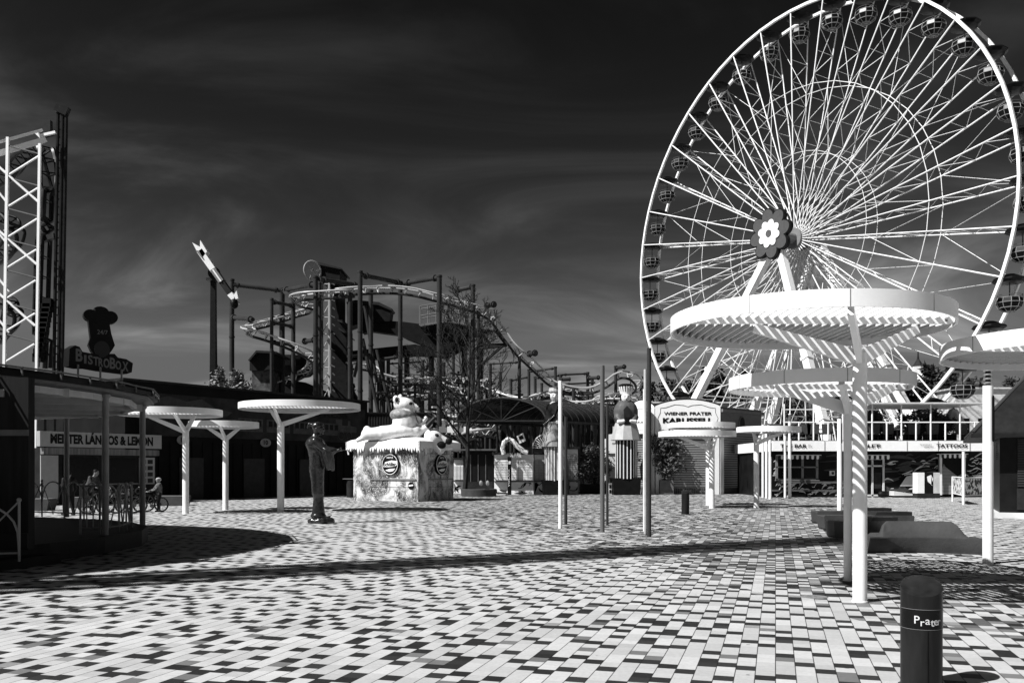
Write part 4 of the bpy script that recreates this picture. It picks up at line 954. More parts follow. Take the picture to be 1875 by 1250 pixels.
# ================================================================ vegetation helper
def leaves(mb, c, rad, n, s, rnd, clump=9):
    c = Vector(c)
    cents = []
    for _ in range(max(3, n//clump)):
        v = Vector((rnd.gauss(0,1), rnd.gauss(0,1), rnd.gauss(0,1))).normalized()*(rnd.random()**.4)
        cents.append(c+Vector((v.x*rad[0], v.y*rad[1], v.z*rad[2])))
    cr = .28*min(rad)
    for _ in range(n):
        p = rnd.choice(cents)+Vector((rnd.gauss(0,cr), rnd.gauss(0,cr), rnd.gauss(0,cr)))
        a = Vector((rnd.gauss(0,1), rnd.gauss(0,1), rnd.gauss(0,1))).normalized(); b2 = a.orthogonal().normalized(); k = s*(.6+.8*rnd.random())
        mb.add([p-a*k, p+b2*k*.45, p+a*k, p-b2*k*.45], [(0,1,2,3)])
def tree(lab, px, top, d, w, group='trees behind the rides', n=1600, s=.42, m=LEAFD, tall=1.0, seed=0):
    rnd = random.Random(px*7+seed); base = W(px, HZ+F*EYE/d, d); zt = EYE+(HZ-top)*d/F; t = thing('tree', lab, 'tree', base, 0, group)
    cm = MB(); tk = MB(); zb = zt*.25
    tk.path([base, base+Z_*zb, base+Z_*(zt*.75)], .3, 8, rs=[.38, .28, .1])
    for k in range(9):
        f = k/8; r = w/2*(math.sin(PI*(.18+.75*f))**.8)*(.75+.5*rnd.random())*tall; a = rnd.random()*2*PI
        z = zb+(zt-zb-r*.5)*f; cc_ = base+Vector((math.cos(a)*r*.45, math.sin(a)*r*.45, z)); tk.path([base+Z_*min(z*.8, zt*.7), cc_], .08, 5, rs=[.12, .03])
        leaves(cm, cc_, (r*.8, r*.8, (zt-zb)/7), n//9, s, rnd)
    tk.build('trunk', BARK, t); cm.build('crown', m, t); return t
TL = ['dark bushy tree behind the {}', 'broad dark tree crown behind the {}', 'low dark tree rising behind the {}']
spec = [(395, 690, 74, 4.6, 'tapered pylon of the swing ride'), (430, 691, 76, 4.4, 'first coaster column'), (1140, 728, 140, 10, 'giant woman figure'), (1190, 706, 150, 13, 'tallest steel mast'), (1225, 700, 160, 14, 'lower left rim of the ferris wheel'), (1262, 705, 150, 10, 'carousel pavilion sign, left half'), (1303, 672, 150, 7, 'left support leg of the wheel'), (1322, 690, 150, 6, 'carousel pavilion sign, right half'), (1365, 688, 155, 10, 'carousel pavilion roof'),
  (1420, 700, 160, 14, 'leftmost white lamp posts'), (1480, 705, 165, 14, 'bar window terrace'), (1545, 700, 160, 14, 'lamp post by the striped pole'), (1610, 705, 150, 12, 'terrace roof, left end'), (1655, 690, 120, 7, 'church tower, left side'), (1700, 678, 118, 9, 'church tower, right side'), (1735, 668, 120, 8, 'right rim of the wheel'), (1780, 700, 140, 12, 'lamp post with dark slot'), (1845, 704, 130, 9, 'dark pyramid roof'),
  (640, 700, 96, 4, 'second white canopy of the left group'), (1100, 738, 130, 8, 'middle steel mast'), (1050, 742, 130, 10, 'giant man figure')]
for i, (px, top, d, w, b_) in enumerate(spec):
    tree(TL[i % 3].format(b_), px, top, d, w, n=1500 if d > 90 else 7000, s=.5 if d > 90 else .17, m=LEAFD if d > 90 else LEAFB)
# far wooded bank that closes the view
m = MB(); rnd = random.Random(5)
for i in range(90):
    x = -60+i*2.9; leaves(m, (x, 190+rnd.random()*8, 5), (3.5, 3, 6+3*rnd.random()), 130, .8, rnd)
tag(m.build('distant_woodland', LEAFD), 'dark far woodland closing the view behind the rides', None, None, 'stuff')
del_ = None
# dark backdrop sheds behind coaster
def simple_building(lab, x0, x1, top, d, dp, m_, roofm, extra=None, cat='building', nm='rear_building'):
    A_ = W(x0, HZ, d); B_ = W(x1, HZ, d); z = EYE+(HZ-top)*d/F; t = thing(nm, lab, cat, (A_.x, d, 0))
    MB().box(((A_.x+B_.x)/2, d+dp/2, z/2), (B_.x-A_.x, dp, z)).build('wall', m_, t)
    MB().box(((A_.x+B_.x)/2, d+dp/2, z+.1), (B_.x-A_.x+.6, dp+.6, .2)).build('roof', roofm, t)
    w_ = (B_.x-A_.x); k = max(2, int(w_/2.2))
    for i in range(k): MB().box((A_.x+w_*(i+.5)/k, d-.03, z*.55), (w_/k*.5, .06, z*.28)).build('window', GLASS, t)
    return t
simple_building('low dark shed behind the bare tree and the coaster supports', 700, 905, 775, 92, 8, BLACK, DARK)
simple_building('dark long hall behind the arched station roof', 905, 1120, 752, 100, 10, BLACK, MID)
simple_building('pale flat building far behind the coaster supports near the middle mast', 1055, 1150, 728, 118, 8, OFFW, DARK)
simple_building('long white roofed building behind the wheel at right', 1750, 1880, 712, 110, 8, OFFW, OFFW)
simple_building('low pale building behind the wheel legs left of the trees', 1180, 1420, 738, 135, 8, mat('wall_pale', .3, .7), OFFW)
# church tower
ct = thing('church_tower', 'pale church tower with pointed dark spire above the trees at right', 'tower', W(1681, 860, 170)); p = W(1681, 700, 170)
MB().box((p.x, 170, p.z/2), (3.0, 3.0, p.z)).build('shaft', mat('stone_pale', .5, .8, var=.3, scale=1), ct)
MB().lathe((p.x, 170, p.z), [(2.2, 0), (2.3, .5), (1.2, 1.6), (1.1, 2.9), (.9, 3.2), (0, 3.3)], 8).build('belfry', mat('stone_pale', .5), ct); MB().lathe((p.x, 170, p.z+3.1), [(1.1, 0), (.25, 1.3), (.08, 3.0), (0, 3.2)], 8).build('spire', DARK, ct)
# ---------------------------------------------------------------- arched station roof
sr = thing('station_roof', 'glazed barrel vault roof on posts behind the ticket booths', 'roof', W(1000, 860, 68))
A0_ = W(921, 772, 66); vec = (W(1135, 779, 74)-W(960, 769, 66)); vec.z = 0
def arch(o, k): # half ellipse section from left foot to right foot
    return [o+X_*(-3.35*math.cos(PI*i/16))+Z_*(1.75*math.sin(PI*i/16)) for i in range(17)]
o0 = W(918, 771, 66)
gl = MB(); rb = MB(); n_ = 16
for i in range(n_+1):
    o = o0+vec*(i/n_*1.05); a = arch(o, i)
    rb.path(a, .025 if i else .07, 5)
    if i < n_:
        b_ = arch(o0+vec*((i+1)/n_*1.05), i)
        gl.add(a+b_, [(j, j+1, 17+j+1, 17+j) for j in range(16)])
gl.build('glazing', mat('vault_sheet', .02, .25, var=.5, scale=.7), sr, 40); rb.build('arch_rib', mat('rib', .06, .4), sr)
m = MB()
for s in (-3.35, 3.35):
    m.tube(o0+X_*s, o0+vec*1.05+X_*s, .12, None, 6)
m.tube(o0-X_*3.35, o0+X_*3.35, .09, None, 6); m.build('eaves_beam', DARK, sr)
for q in (0, .35, .7, 1.0):
    for s in (-3.2, 3.2):
        p = o0+vec*q+X_*s; MB().tube((p.x, p.y, 0), p, .07, None, 8).build('post', DARK, sr)
m = MB()
for j in range(5): 
    a = o0+X_*(-3.35*math.cos(PI*(j+1.5)/7)); m.tube(o0+X_*0, Vector((a.x, a.y, a.z+1.75*math.sin(PI*(j+1.5)/7))), .04, None, 4)
m.build('gable_bar', DARK, sr)
MB().prism([(0,0), (12,0), (12,3.6), (0,3.6)], W(960, HZ+F*EYE/74, 74), X_, Z_, Y_, .3).build('back_wall', BLACK, sr)
# ---------------------------------------------------------------- ticket booths
ART = mat('booth_artwork', .88, .5, var=.05)
def art_swirls(par, o, w_, h_, seed, m_=BLACK):
    r = random.Random(seed); m = MB()
    for _ in range(max(4, int(w_*3))):
        x, z = r.random()*w_, r.random()*h_; pts = []
        R_ = h_*(.25+.5*r.random()); a = r.random()*6
        for i in range(8):
            q = a+i*.32; pts.append((min(max(x+R_*math.cos(q), .03), w_-.03), min(max(z+R_*math.sin(q)*.8, .03), h_-.03)))
        poly = pts+[(min(max(p_[0]+.07*math.sin(PI*i/7)+.02, .03), w_-.02), min(max(p_[1]+.06*math.sin(PI*i/7)+.02, .03), h_-.02)) for i, p_ in reversed(list(enumerate(pts)))]
        m.prism(poly, Vector(o)+Vector((0, -.004*(_ % 5)-.006, 0)), X_, Z_, -Y_, .003)
    return m.build('painted_swirls', m_, par)
def booth(lab, x0, x1, top, d, seed, shut=SIGNW):
    a = W(x0, HZ, d); b_ = W(x1, HZ, d); z = EYE+(HZ-top)*d/F; w_ = b_.x-a.x; t = thing('ticket_booth', lab, 'booth', (a.x, d, 0), 0, 'ticket booths with white shutters')
    MB().box((a.x+w_/2, d+1.25, z/2), (w_, 2.5, z)).build('wall', ART, t)
    zs = .95
    MB().box((a.x+w_/2, d-.05, zs+(z-.35-zs)/2), (w_*.94, .06, z-.4-zs)).build('shutter', shut, t)
    m = MB()
    for k in range(12): m.box((a.x+w_/2, d-.085, zs+.06+k*(z-.45-zs)/12), (w_*.94, .012, .012))
    for q in (.3, .62): m.box((a.x+w_*q, d-.084, zs+(z-.4-zs)/2), (.02, .012, z-.4-zs))
    m.build('shutter_seam', MID, t)
    MB().box((a.x+w_/2, d-.12, zs-.04), (w_, .3, .06)).build('counter', DARK, t)
    MB().box((a.x+w_/2, d+1.2, z+.08), (w_+.3, 2.9, .16)).build('roof', DARK, t)
    art_swirls(t, (a.x, d-.01, .05), w_, .8, seed); return t
bt = booth('wide ticket booth with white ring shaped sign on its roof, beside the bare tree', 905, 977, 832, 61, 3)
text('lettering', 'VOLARE', WHITE, bt, W(940, 836, 60.7), X_, Z_, .26, 1.1, .03)
cc_ = W(930, 818, 60.9)
poly = [(.62*math.cos(t), .62*math.sin(t)) for t in [PI*i/18 for i in range(37)]]
m = MB(); 
m.path([W(924, 826, 60.6)+X_*x+Z_*z for x, z in ((-.05,-.2), (-.15,.2), (-.05,.62), (.25,.85), (.55,.7), (.85,.35), (1.3,.0), (1.6,-.1))], .17, 8); m.build('sign_ring', WHITE, bt)
m = MB()
for k in range(7): 
    q = W(924, 826, 60.6)+Vector((-.1+.13*k, -.19, .15+.62*math.sin(k*.5))); m.box(q, (.06, .02, .06))
m.build('ring_lamp', BLACK, bt)
MB().prism([(0,0), (.45,.2), (.25,.75), (-.2,.5)], W(951, 812, 60.6), X_, Z_, -Y_, .12).build('sign_flag', WHITE, bt); MB().prism([(.05,.25), (.3,.35), (.2,.6), (-.08,.45)], W(951, 812, 60.6)-Y_*.13, X_, Z_, -Y_, .01).build('flag_picture', BLACK, bt)
bs = booth('narrow grey shuttered ticket booth behind the giant man figure', 978.5, 1006, 832, 61.6, 8, mat('shutter_grey', .4, .5))
m = MB(); cc_ = W(1001, 820, 61.0)
for i in range(9):
    a = R(90+i*11); m.tube(cc_+Vector((.35*math.cos(a), 0, .35*math.sin(a))), cc_+Vector((.95*math.cos(a), 0, .95*math.sin(a))), .03, None, 4)
m.path([cc_+Vector((.97*math.cos(R(90+i*9)), 0, .97*math.sin(R(90+i*9)))) for i in range(11)], .04, 5); m.build('fan_sign', WHITE, bs)
pl_ = booth('grey side booth between the giant man figure and the planter bushes', 1032, 1058, 822, 63, 12, mat('booth_grey', .25, .5))
pp = G(933, 905.5); t = thing('info_pillar', 'slim black information pillar before the wide ticket booth', 'sign', pp)
MB().box((pp.x, pp.y, 1.3), (.26, .12, 2.6)).build('panel', BLACK, t); MB().box((pp.x, pp.y-.07, 2.2), (.15, .02, .2)).build('pictogram', WHITE, t)
text('lettering', 'VOLARE', WHITE, t, (pp.x, pp.y-.07, 1.15), (0,0,1), (-1,0,0), .1, 1.2, .01)
# white gate fence
fe = thing('gate_fence', 'low white barred gate with a solid middle panel behind the masts', 'fence', W(1075, 900, 64)); m = MB(); a = W(1059, HZ, 64).x; b_ = W(1100, HZ, 64).x
for i in range(17): 
    x = a+(b_-a)*i/16; m.tube((x, 64, .15), (x, 64, 1.25), .015, None, 4)
for z in (.15, 1.25): m.tube((a, 64, z), (b_, 64, z), .03, None, 5)
m.build('bars', WHITE, fe); MB().box((a+(b_-a)*.48, 63.95, .75), (.75, .04, 1.15)).build('panel', WHITE, fe); MB().box((a+(b_-a)/2, 64, .06), (b_-a+.3, .3, .12)).build('kerb', OFFW, fe)
# shop row left of booths
cb = thing('coffee_stand', 'dark stand with glazed front behind the bare tree planter', 'kiosk', W(870, 905, 60)); a = W(848, HZ, 64).x; b_ = W(903, HZ, 64).x
MB().box(((a+b_)/2, 65, 1.55), (b_-a, 2, 3.1)).build('wall', BLACK, cb); MB().box(((a+b_)/2, 64.8, 3.15), (b_-a+.5, 2.6, .12)).build('roof', MID, cb)
for q in (.25, .5, .75): MB().box((a+(b_-a)*q, 63.97, 1.5), (.06, .05, 2.6)).build('mullion', MID, cb)
for q in (.6, .82): MB().ell((a+(b_-a)*q, 63.5, .75), (.13, .13, .2)).build('stool_top', GREY, cb, 60)
MB().box(((a+b_)/2, 63.96, .5), ((b_-a)*.98, .04, .7)).build('front_panel', DARK, cb)
vb = booth('small white booth between the ice cream kiosk and the coffee stand', 831, 850, 842, 64.5, 21)
# ---------------------------------------------------------------- giant figures
def planter_box(t, px, py, w_, h_, m_=BLACK, d=None):
    c = G(px, py); MB().prism([(-w_/2*.94, 0), (w_/2*.94, 0), (w_/2, h_-.12), (w_/2+.04, h_-.12), (w_/2+.04, h_), (-w_/2-.04, h_), (-w_/2-.04, h_-.12), (-w_/2, h_-.12)], (c.x, c.y-w_/2+.6, 0), X_, Z_, Y_, w_).build('base', m_, t)
    return c
def striped(t, c, z0, z1, r, dark=BLACK):
    MB().lathe((c.x, c.y, 0), [(r, z0), (r, z1), (0, z1)], 24).build('column', dark, t, 40)
    for k in range(9):
        a = PI+PI*(k+.5)/9; m = MB(); m.beam((c.x+r*math.cos(a), c.y+r*math.sin(a), z0), (c.x+r*math.cos(a), c.y+r*math.sin(a), z1), .06, .06); m.build('stripe', WHITE, t)
t = thing('giant_figure', 'giant painted woman figure with tall crown on a striped column, between the steel masts', 'statue', G(1147, 905.5))
c = planter_box(t, 1147, 905.5, 1.9, 1.15); c = Vector((c.x, c.y+.3, 0)); striped(t, c, 1.1, 3.75, .72)
REDD = mat('figure_cape', .085, .45, var=.1)
m = MB().lathe((c.x, c.y, 0), [(1.02, 3.72), (1.05, 3.75), (.78, 4.75), (.66, 5.15), (0, 5.15)], 10); m.build('apron', mat('figure_apron', .36, .5, var=.1), t)
mb = MB().ell((c.x, c.y, 5.65), (.86, .62, .92)); mb.ell((c.x, c.y, 5.1), (.8, .55, .5)); mb.cap((c.x-.62, c.y-.25, 5.3), (c.x-.42, c.y-.6, 5.02), .24, .16); mb.cap((c.x+.62, c.y-.25, 5.3), (c.x+.45, c.y-.6, 5.02), .24, .16)
mb.build('dress', REDD, t, remesh=.07)
mb = MB().ell((c.x, c.y-.1, 6.68), (.34, .34, .42)).cap((c.x, c.y, 6.1), (c.x, c.y, 6.5), .2, .2); mb.ell((c.x, c.y-.43, 6.62), (.05, .08, .08)); mb.build('head', mat('figure_skin', .7, .5, var=.02), t, remesh=.035)
for s in (-1, 1):
    MB().cap((c.x+s*.55, c.y-.62, 4.98), (c.x+s*.24, c.y-.72, 5.02), .15, .12).build('hand', mat('figure_skin', .7), t, 60)
    MB().ell((c.x+s*.12, c.y-.425, 6.72), (.05, .02, .035)).build('eye', BLACK, t)
MB().ell((c.x, c.y-.42, 6.48), (.07, .03, .025)).build('mouth', DARK, t)
mb = MB().ell((c.x, c.y+.08, 6.66), (.40, .36, .55)); mb.build('headscarf', BLACK, t, 60)
MB().box((c.x, c.y-.72, 5.02), (.42, .14, .5)).build('held_box', BLACK, t); MB().prism([(-.2,-.5), (.2,-.5), (.24,.05), (0,.32), (-.24,.05)], (c.x, c.y-.66, 5.75), X_, Z_, Y_, .12).build('bodice', DARK, t)
m = MB()
for i in range(16):
    a = 2*PI*i/16; m.beam((c.x+.36*math.cos(a), c.y+.33*math.sin(a)-.03, 6.93), (c.x+.48*math.cos(a), c.y+.45*math.sin(a)-.03, 7.4), .1, .05)
m.lathe((c.x, c.y-.03, 6.88), [(.36, 0), (.38, .15), (.3, .15)], 16); m.build('crown', WHITE, t)
MB().lathe((c.x, c.y, 7.1), [(.4, 0), (.5, .42), (.3, .5), (0, .5)], 16).build('crown_inside', BLACK, t, 40)
t = thing('giant_figure', 'giant painted man figure in dark cape on a striped column, beside the brightest mast', 'statue', G(1017, 905.5))
c = planter_box(t, 1018, 905.5, 1.85, 1.0); c = Vector((c.x-.12, c.y+.3, 0)); striped(t, c, .95, 3.35, .62, GREY)
MB().lathe((c.x, c.y, 0), [(.75, 3.25), (.8, 3.6), (.74, 3.7), (.78, 4.2), (.6, 5.0), (0, 5.0)], 14).build('skirt', mat('figure_skirt', .2, .55, var=.6, scale=2), t, 40)
MB().lathe((c.x, c.y, 0), [(.78, 3.28), (.83, 3.3), (.83, 3.6), (.78, 3.6)], 14).build('hem_band', mat('figure_hem', .3, .5), t)
mb = MB(); mb.cap((c.x, c.y, 5.0), (c.x+.05, c.y, 5.9), .5, .42); mb.ell((c.x, c.y, 5.95), (.58, .45, .38)); mb.cap((c.x+.35, c.y-.2, 5.8), (c.x+.3, c.y-.55, 5.0), .2, .17); mb.build('coat', mat('coat_black', .008, .5), t, remesh=.06)
MB().prism([(-.1,1.55), (.3,1.62), (.0,.55), (-.75,.0), (-.8,.1), (-.35,1.4)], (c.x, c.y-.5, 4.75), X_, Z_, Y_, .6).build('cape', mat('figure_cape_dark', .03, .5), t)
m = MB()
for k in range(9): m.ell((c.x-.72+k*.085, c.y-.53, 4.8+k*.075), (.035, .03, .035), n=8, m=6)
m.build('cape_trim', WHITE, t)
mb = MB().cap((c.x+.02, c.y, 6.2), (c.x+.02, c.y, 6.5), .17, .17).ell((c.x+.03, c.y-.05, 6.75), (.3, .3, .4)); mb.ell((c.x+.03, c.y-.36, 6.7), (.05, .09, .09)); mb.build('head', mat('figure_skin', .7), t, remesh=.035)
for s in (-1, 1): MB().ell((c.x+.03+s*.1, c.y-.335, 6.82), (.045, .02, .03)).build('eye', BLACK, t)
MB().lathe((c.x+.02, c.y, 6.08), [(.5, 0), (.3, .22), (.2, .3)], 16, close=False).build('collar', WHITE, t, 40)
MB().cap((c.x+.22, c.y-.6, 4.95), (c.x+.42, c.y-.68, 4.85), .13, .1).build('hand', mat('figure_skin', .7), t, 60)
m = MB().lathe((c.x+.03, c.y, 6.98), [(.33, 0), (.4, .1), (.36, .34), (.42, .4), (0, .45)], 14); m.build('crown', mat('crown_grey', .4, .5), t)
t = thing('cage_box', 'tiny white framed box with dark openings left of the woman figure base', 'box', G(1117, 905)); c = G(1117, 905)
MB().box((c.x, c.y, .4), (.22, .2, .8)).build('frame', WHITE, t)
for z in (.22, .56): MB().box((c.x, c.y-.11, z), (.13, .03, .24)).build('opening', BLACK, t)
# ---------------------------------------------------------------- bushes
def bush(lab, px, py, w_, h_, n, d=None, pot=None, cat='shrub', seed=1, group='potted shrubs along the carousel pavilion'):
    c = G(px, py); r = random.Random(seed+int(px)); t = thing('potted_shrub', lab, cat, c, 0, group); zb = .1
    if pot == 'box':
        MB().box((c.x, c.y, .5), (.95, .8, 1.0)).build('planter', mat('planter_grey', .12, .7), t); zb = 1.0
    elif pot == 'round': MB().lathe(c, [(.22, 0), (.38, .3), (.33, .55), (.36, .6), (0, .6)], 16).build('planter', CONC, t, 40); zb = .6
    elif pot == 'low': MB().lathe(c, [(.3, 0), (.42, .42), (0, .42)], 4, a0=PI/4).build('planter', GREY, t); zb = .4
    elif pot == 'dark': MB().box((c.x, c.y, .35), (w_*.8, .8, .7)).build('planter', BLACK, t); zb = .6
    m = MB(); st_ = MB()
    for k in range(7):
        a = r.random()*2*PI; q = r.random()*.5; zz_ = zb+(h_-zb)*(.25+.7*r.random()); p = c+Vector((math.cos(a)*w_*.5*q, math.sin(a)*w_*.3*q, zz_)); st_.path([c+Z_*zb*.9, c.lerp(p, .5)+Z_*zb*.3, p], .02, 4)
        leaves(m, p, (w_*.3, w_*.25, (h_-zb)*.25), n//7, .13, r, 7)
    st_.build('stems', BARK, t); m.build('foliage', LEAF, t); return t
bush('tall dark oleander left of the woman figure, behind the gate fence', 1088, 903.5, 2.6, 3.3, 2600, pot='dark')
bush('dark oleander between the woman figure and the tallest mast', 1172, 903.5, 1.9, 3.6, 1800, pot='dark')
bush('largest round shrub in a square grey planter right of the tallest mast', 1219, 904.5, 2.9, 4.0, 3200, pot='box')
bush('low dense shrub right of the square planter', 1249, 903.5, 1.5, 2.2, 1300, pot='dark')
bush('medium shrub in a round pot behind the far bollard', 1282, 902.5, 1.9, 2.6, 1700, pot='round')
bush('leafy shrub before the middle of the carousel shutter', 1262, 902, 1.5, 2.1, 1200, pot='dark')
for i, (px, lb) in enumerate(((1312, 'small square pot plant right of the canopy pair poles'), (1322, 'middle small square pot plant by the pavilion side'), (1330, 'right small square pot plant by the pavilion side'))): bush(lb, px, 902.5, .55, .75, 160, pot='low', seed=i)
# ---------------------------------------------------------------- carousel pavilion
cp = thing('carousel_pavilion', 'white carousel pavilion with rounded sign board and roller shutters', 'pavilion', W(1260, 902, 62)); d = 62
V0 = Vector(((1200-CX)/F*d, d, 0)); V1 = Vector(((1316-CX)/F*d, d, 0)); wv = V1.x-V0.x
zof = lambda py, dd=62: EYE+(HZ-py)*dd/F
facets = [(V0, V1), (V1, V1+Vector((3.9, 3.9, 0))), (V0+Vector((-1.5, 1.1, 0)), V0)]
poly = [(V0.x, V0.y), (V1.x, V1.y), (V1.x+3.9, V1.y+3.9), (V1.x+3.9, V1.y+8), (V0.x-1.5, V0.y+8), (V0.x-1.5, V0.y+1.1)]
SH = mat('shutter_metal', .3, .45, .3, var=.08)
MB().prism(inset(poly, .985, (V0.x+2.2, V0.y+4)), (0,0,0), X_, Y_, Z_, 5.9).build('wall', mat('pavilion_wall', .3, .6), cp)
MB().prism(inset(poly, 1.03, (V0.x+2.2, V0.y+4)), (0,0,5.9), X_, Y_, Z_, .22).build('roof', MID, cp)
for idx, (a, b_) in enumerate(facets):
    u = (b_-a).normalized(); Lf = (b_-a).length; n = Vector((u.y, -u.x, 0)); z0, z1 = 4.25, 6.05
    # pillars and shutter
    for x0 in (0, Lf-.42): MB().prism([(x0, 0), (x0+.42, 0), (x0+.42, 4.25), (x0, 4.25)], a+n*.04, u, Z_, n, .12).build('pillar', WHITE, cp)
    MB().prism([(.42, .45), (Lf-.42, .45), (Lf-.42, 4.25), (.42, 4.25)], a+n*.01, u, Z_, n, .03).build('shutter', SH, cp)
    m = MB()
    for k in range(23): m.prism([(.42, .5+k*.163), (Lf-.42, .5+k*.163), (Lf-.42, .55+k*.163), (.42, .55+k*.163)], a+n*.04, u, Z_, n, .012)
    m.build('shutter_slat', mat('shutter_line', .035, .5), cp)
    m = MB()
    for k in range(int((Lf-.84)/.16)): m.prism([(.46+k*.16, .05), (.54+k*.16, .05), (.54+k*.16, .42), (.46+k*.16, .42)], a+n*.03, u, Z_, n, .05)
    m.build('base_grille', MID, cp)
    if idx != 1:
        top = [(-.05, z0), (Lf+.05, z0), (Lf+.05, z1)]+[(Lf*(1-i/14)+.0, z1+.12+.42*math.sin(PI*i/14)**.8) for i in range(15)]+[(-.05, z1)]
        MB().prism(top, a+n*.18, u, Z_, n, .12).build('sign_board', SIGNW, cp)
        fr = [Lf*(1-i/14) for i in range(15)]; mt_ = MB(); mt_.path([a+n*.24+u*x+Z_*(z1+.16+.42*math.sin(PI*i/14)**.8) for i, x in enumerate(fr)], .07, 6); mt_.build('sign_moulding', DARK, cp)
        br_ = [(.1,4.5), (.1,6), (Lf-.1,6), (Lf-.1,4.5)] if idx else [(.22,4.5), (.22,5.0), (.12,5.3), (.3,5.7), (.3,6.0), (.7,6.05), (1.3,6.25), (Lf/2-.3,6.2), (Lf/2,6.1), (Lf/2+.3,6.2), (Lf-1.3,6.25), (Lf-.7,6.05), (Lf-.3,6.0), (Lf-.3,5.7), (Lf-.12,5.3), (Lf-.22,5.0), (Lf-.22,4.5), (Lf-1.2,4.38), (1.2,4.38)]
        MB().path([a+n*.305+u*x+Z_*z for x, z in br_], .016, 4, closed=True).build('sign_border', MID, cp)
        if idx == 0:
            text('lettering', 'WIENER PRATER', BLACK, cp, a+n*.31+u*(Lf*.5)+Z_*5.52, u, Z_, .22, 3.35, .03)
            text('lettering', 'KARUSSELL', BLACK, cp, a+n*.31+u*(Lf*.5)+Z_*4.98, u, Z_, .34, 3.5, .05)
        else:
            text('lettering', 'KARUSSELL', BLACK, cp, a+n*.31+u*(Lf*.5)+Z_*5.0, u, Z_, .12, 1.2, .02)
    else:
        MB().prism([(0, z0), (Lf, z0), (Lf, 5.75), (0, 5.75)], a+n*.1, u, Z_, n, .1).build('fascia', mat('fascia_grey', .14, .5), cp)
        MB().prism([(-.1, 5.75), (Lf+.1, 5.75), (Lf+.1, 5.95), (-.1, 5.95)], a+n*.1, u, Z_, n, .3).build('cornice', GREY, cp)
        MB().prism([(Lf*.5+.36*math.cos(i*PI/12), 5.0+.5*math.sin(i*PI/12)) for i in range(24)], a+n*.2, u, Z_, n, .03).build('oval_window', BLACK, cp)
        MB().path([a+n*.23+u*(Lf*.5+.4*math.cos(i*PI/12))+Z_*(5.0+.54*math.sin(i*PI/12)) for i in range(24)], .04, 5, closed=True).build('window_frame', GREY, cp)
wg = thing('white_annex', 'low white annex with scalloped sign board left of the carousel pavilion', 'annex', W(1140, 902, 64)); a = W(1112, HZ, 64).x; b_ = W(1168, HZ, 64).x
MB().box(((a+b_)/2, 65.5, 2.0), (b_-a, 3, 4.0)).build('wall', OFFW, wg)
MB().prism([(0, 2.9), (b_-a, 2.9), (b_-a, 4.3), ((b_-a)*.75, 4.55), ((b_-a)*.35, 4.35), (0, 4.25)], (a, 63.99, 0), X_, Z_, -Y_, .1).build('sign_board', WHITE, wg)
text('lettering', 'INFO', BLACK, wg, (a+.55, 63.88, 3.55), X_, Z_, .13, .4, .02)
# ---------------------------------------------------------------- bar building
d = 55; zb_ = lambda py: EYE+(HZ-py)*d/F
xb = lambda px: (px-CX)/F*d
bar = thing('bar_building', 'long flat bar building with white lettered fascia, dark mural wall and roof terrace', 'building', (xb(1412), d, 0))
X0, X1 = xb(1412), xb(1812)
MUW = mat('mural_wall', .006, .5, var=.6, scale=1.0)
MB().box(((X0+X1)/2, d+4.2, 1.42), (X1-X0, 8, 2.84)).build('wall', MUW, bar)
MB().box(((X0+X1)/2, d+3.8, 3.17), (X1-X0+.3, 9.2, .62)).build('fascia', OFFW if False else mat('fascia_white', .88, .45, var=.03), bar)
MB().box(((X0+X1)/2, d+3.8, 3.50), (X1-X0+.3, 9.2, .04)).build('terrace_floor', MID, bar)
yf = d-.82
m = MB()
for px in (1510, 1548, 1661, 1718, 1776): m.box((xb(px)*yf/d, yf-.004, 3.17), (.02, .01, .62))
m.build('fascia_joint', MID, bar)
def bt_(s, px, z, h_, w_, bold=.03): text('lettering', s, BLACK, bar, ((px-CX)/F*yf, yf-.008, z), X_, Z_, h_, w_, bold)
bt_('THE BAR', 1453, 3.07, .21, 1.62); bt_('BIO', 1482.5, 3.2, .07, .16, .0); bt_('KIOSK', 1483.5, 3.09, .07, .26, .0); bt_('TOILET', 1588, 3.07, .21, 1.55); bt_('WC', 1610.5, 3.08, .16, .17); bt_('TEMPORARY', 1695, 3.2, .08, .75, .0); bt_('AIRBRUSH', 1700, 3.07, .08, .6, .0); bt_('TATTOOS', 1743, 3.07, .22, 1.9)
# mural strokes
rnd = random.Random(4); yw = d+.2
LM = mat('mural_white', .6, .5, var=.1); GM = mat('mural_grey', .05, .5, var=.2)
def strokes(x0, x1, z0, z1, n, m_, nm, ln=(.3, 1.2), hh=(.03, .12), slope=.5):
    m = MB()
    for k in range(n):
        x = x0+rnd.random()*(x1-x0); z = z0+rnd.random()*(z1-z0); l = ln[0]+rnd.random()*(ln[1]-ln[0]); h2 = hh[0]+rnd.random()*(hh[1]-hh[0]); s = (rnd.random()-.3)*slope; cv = (rnd.random()-.5)*.3
        xs = [x+l*i/5 for i in range(6)]; xs = [min(q, x1) for q in xs]
        if xs[-1]-xs[0] < .1: continue
        top = [(q, z+s*(q-x)+cv*math.sin(PI*i/5)+h2*math.sin(PI*(i+.4)/6)) for i, q in enumerate(xs)]; bot = [(q+.01, z+s*(q-x)+cv*math.sin(PI*i/5)*.8-.01) for i, q in enumerate(xs)][::-1]
        m.prism(top+bot, (0, yw-.004-.0025*(k % 9), 0), X_, Z_, -Y_, .002)
    return m.build(nm, m_, bar)
strokes(xb(1500), xb(1716), .1, 2.6, 70, GM, 'mural_grey_strokes', (.5, 2.2), (.04, .2), .3)
strokes(xb(1413), xb(1584), .05, .85, 60, LM, 'mural_white_strokes', (.15, .6), (.04, .13), 1.6)
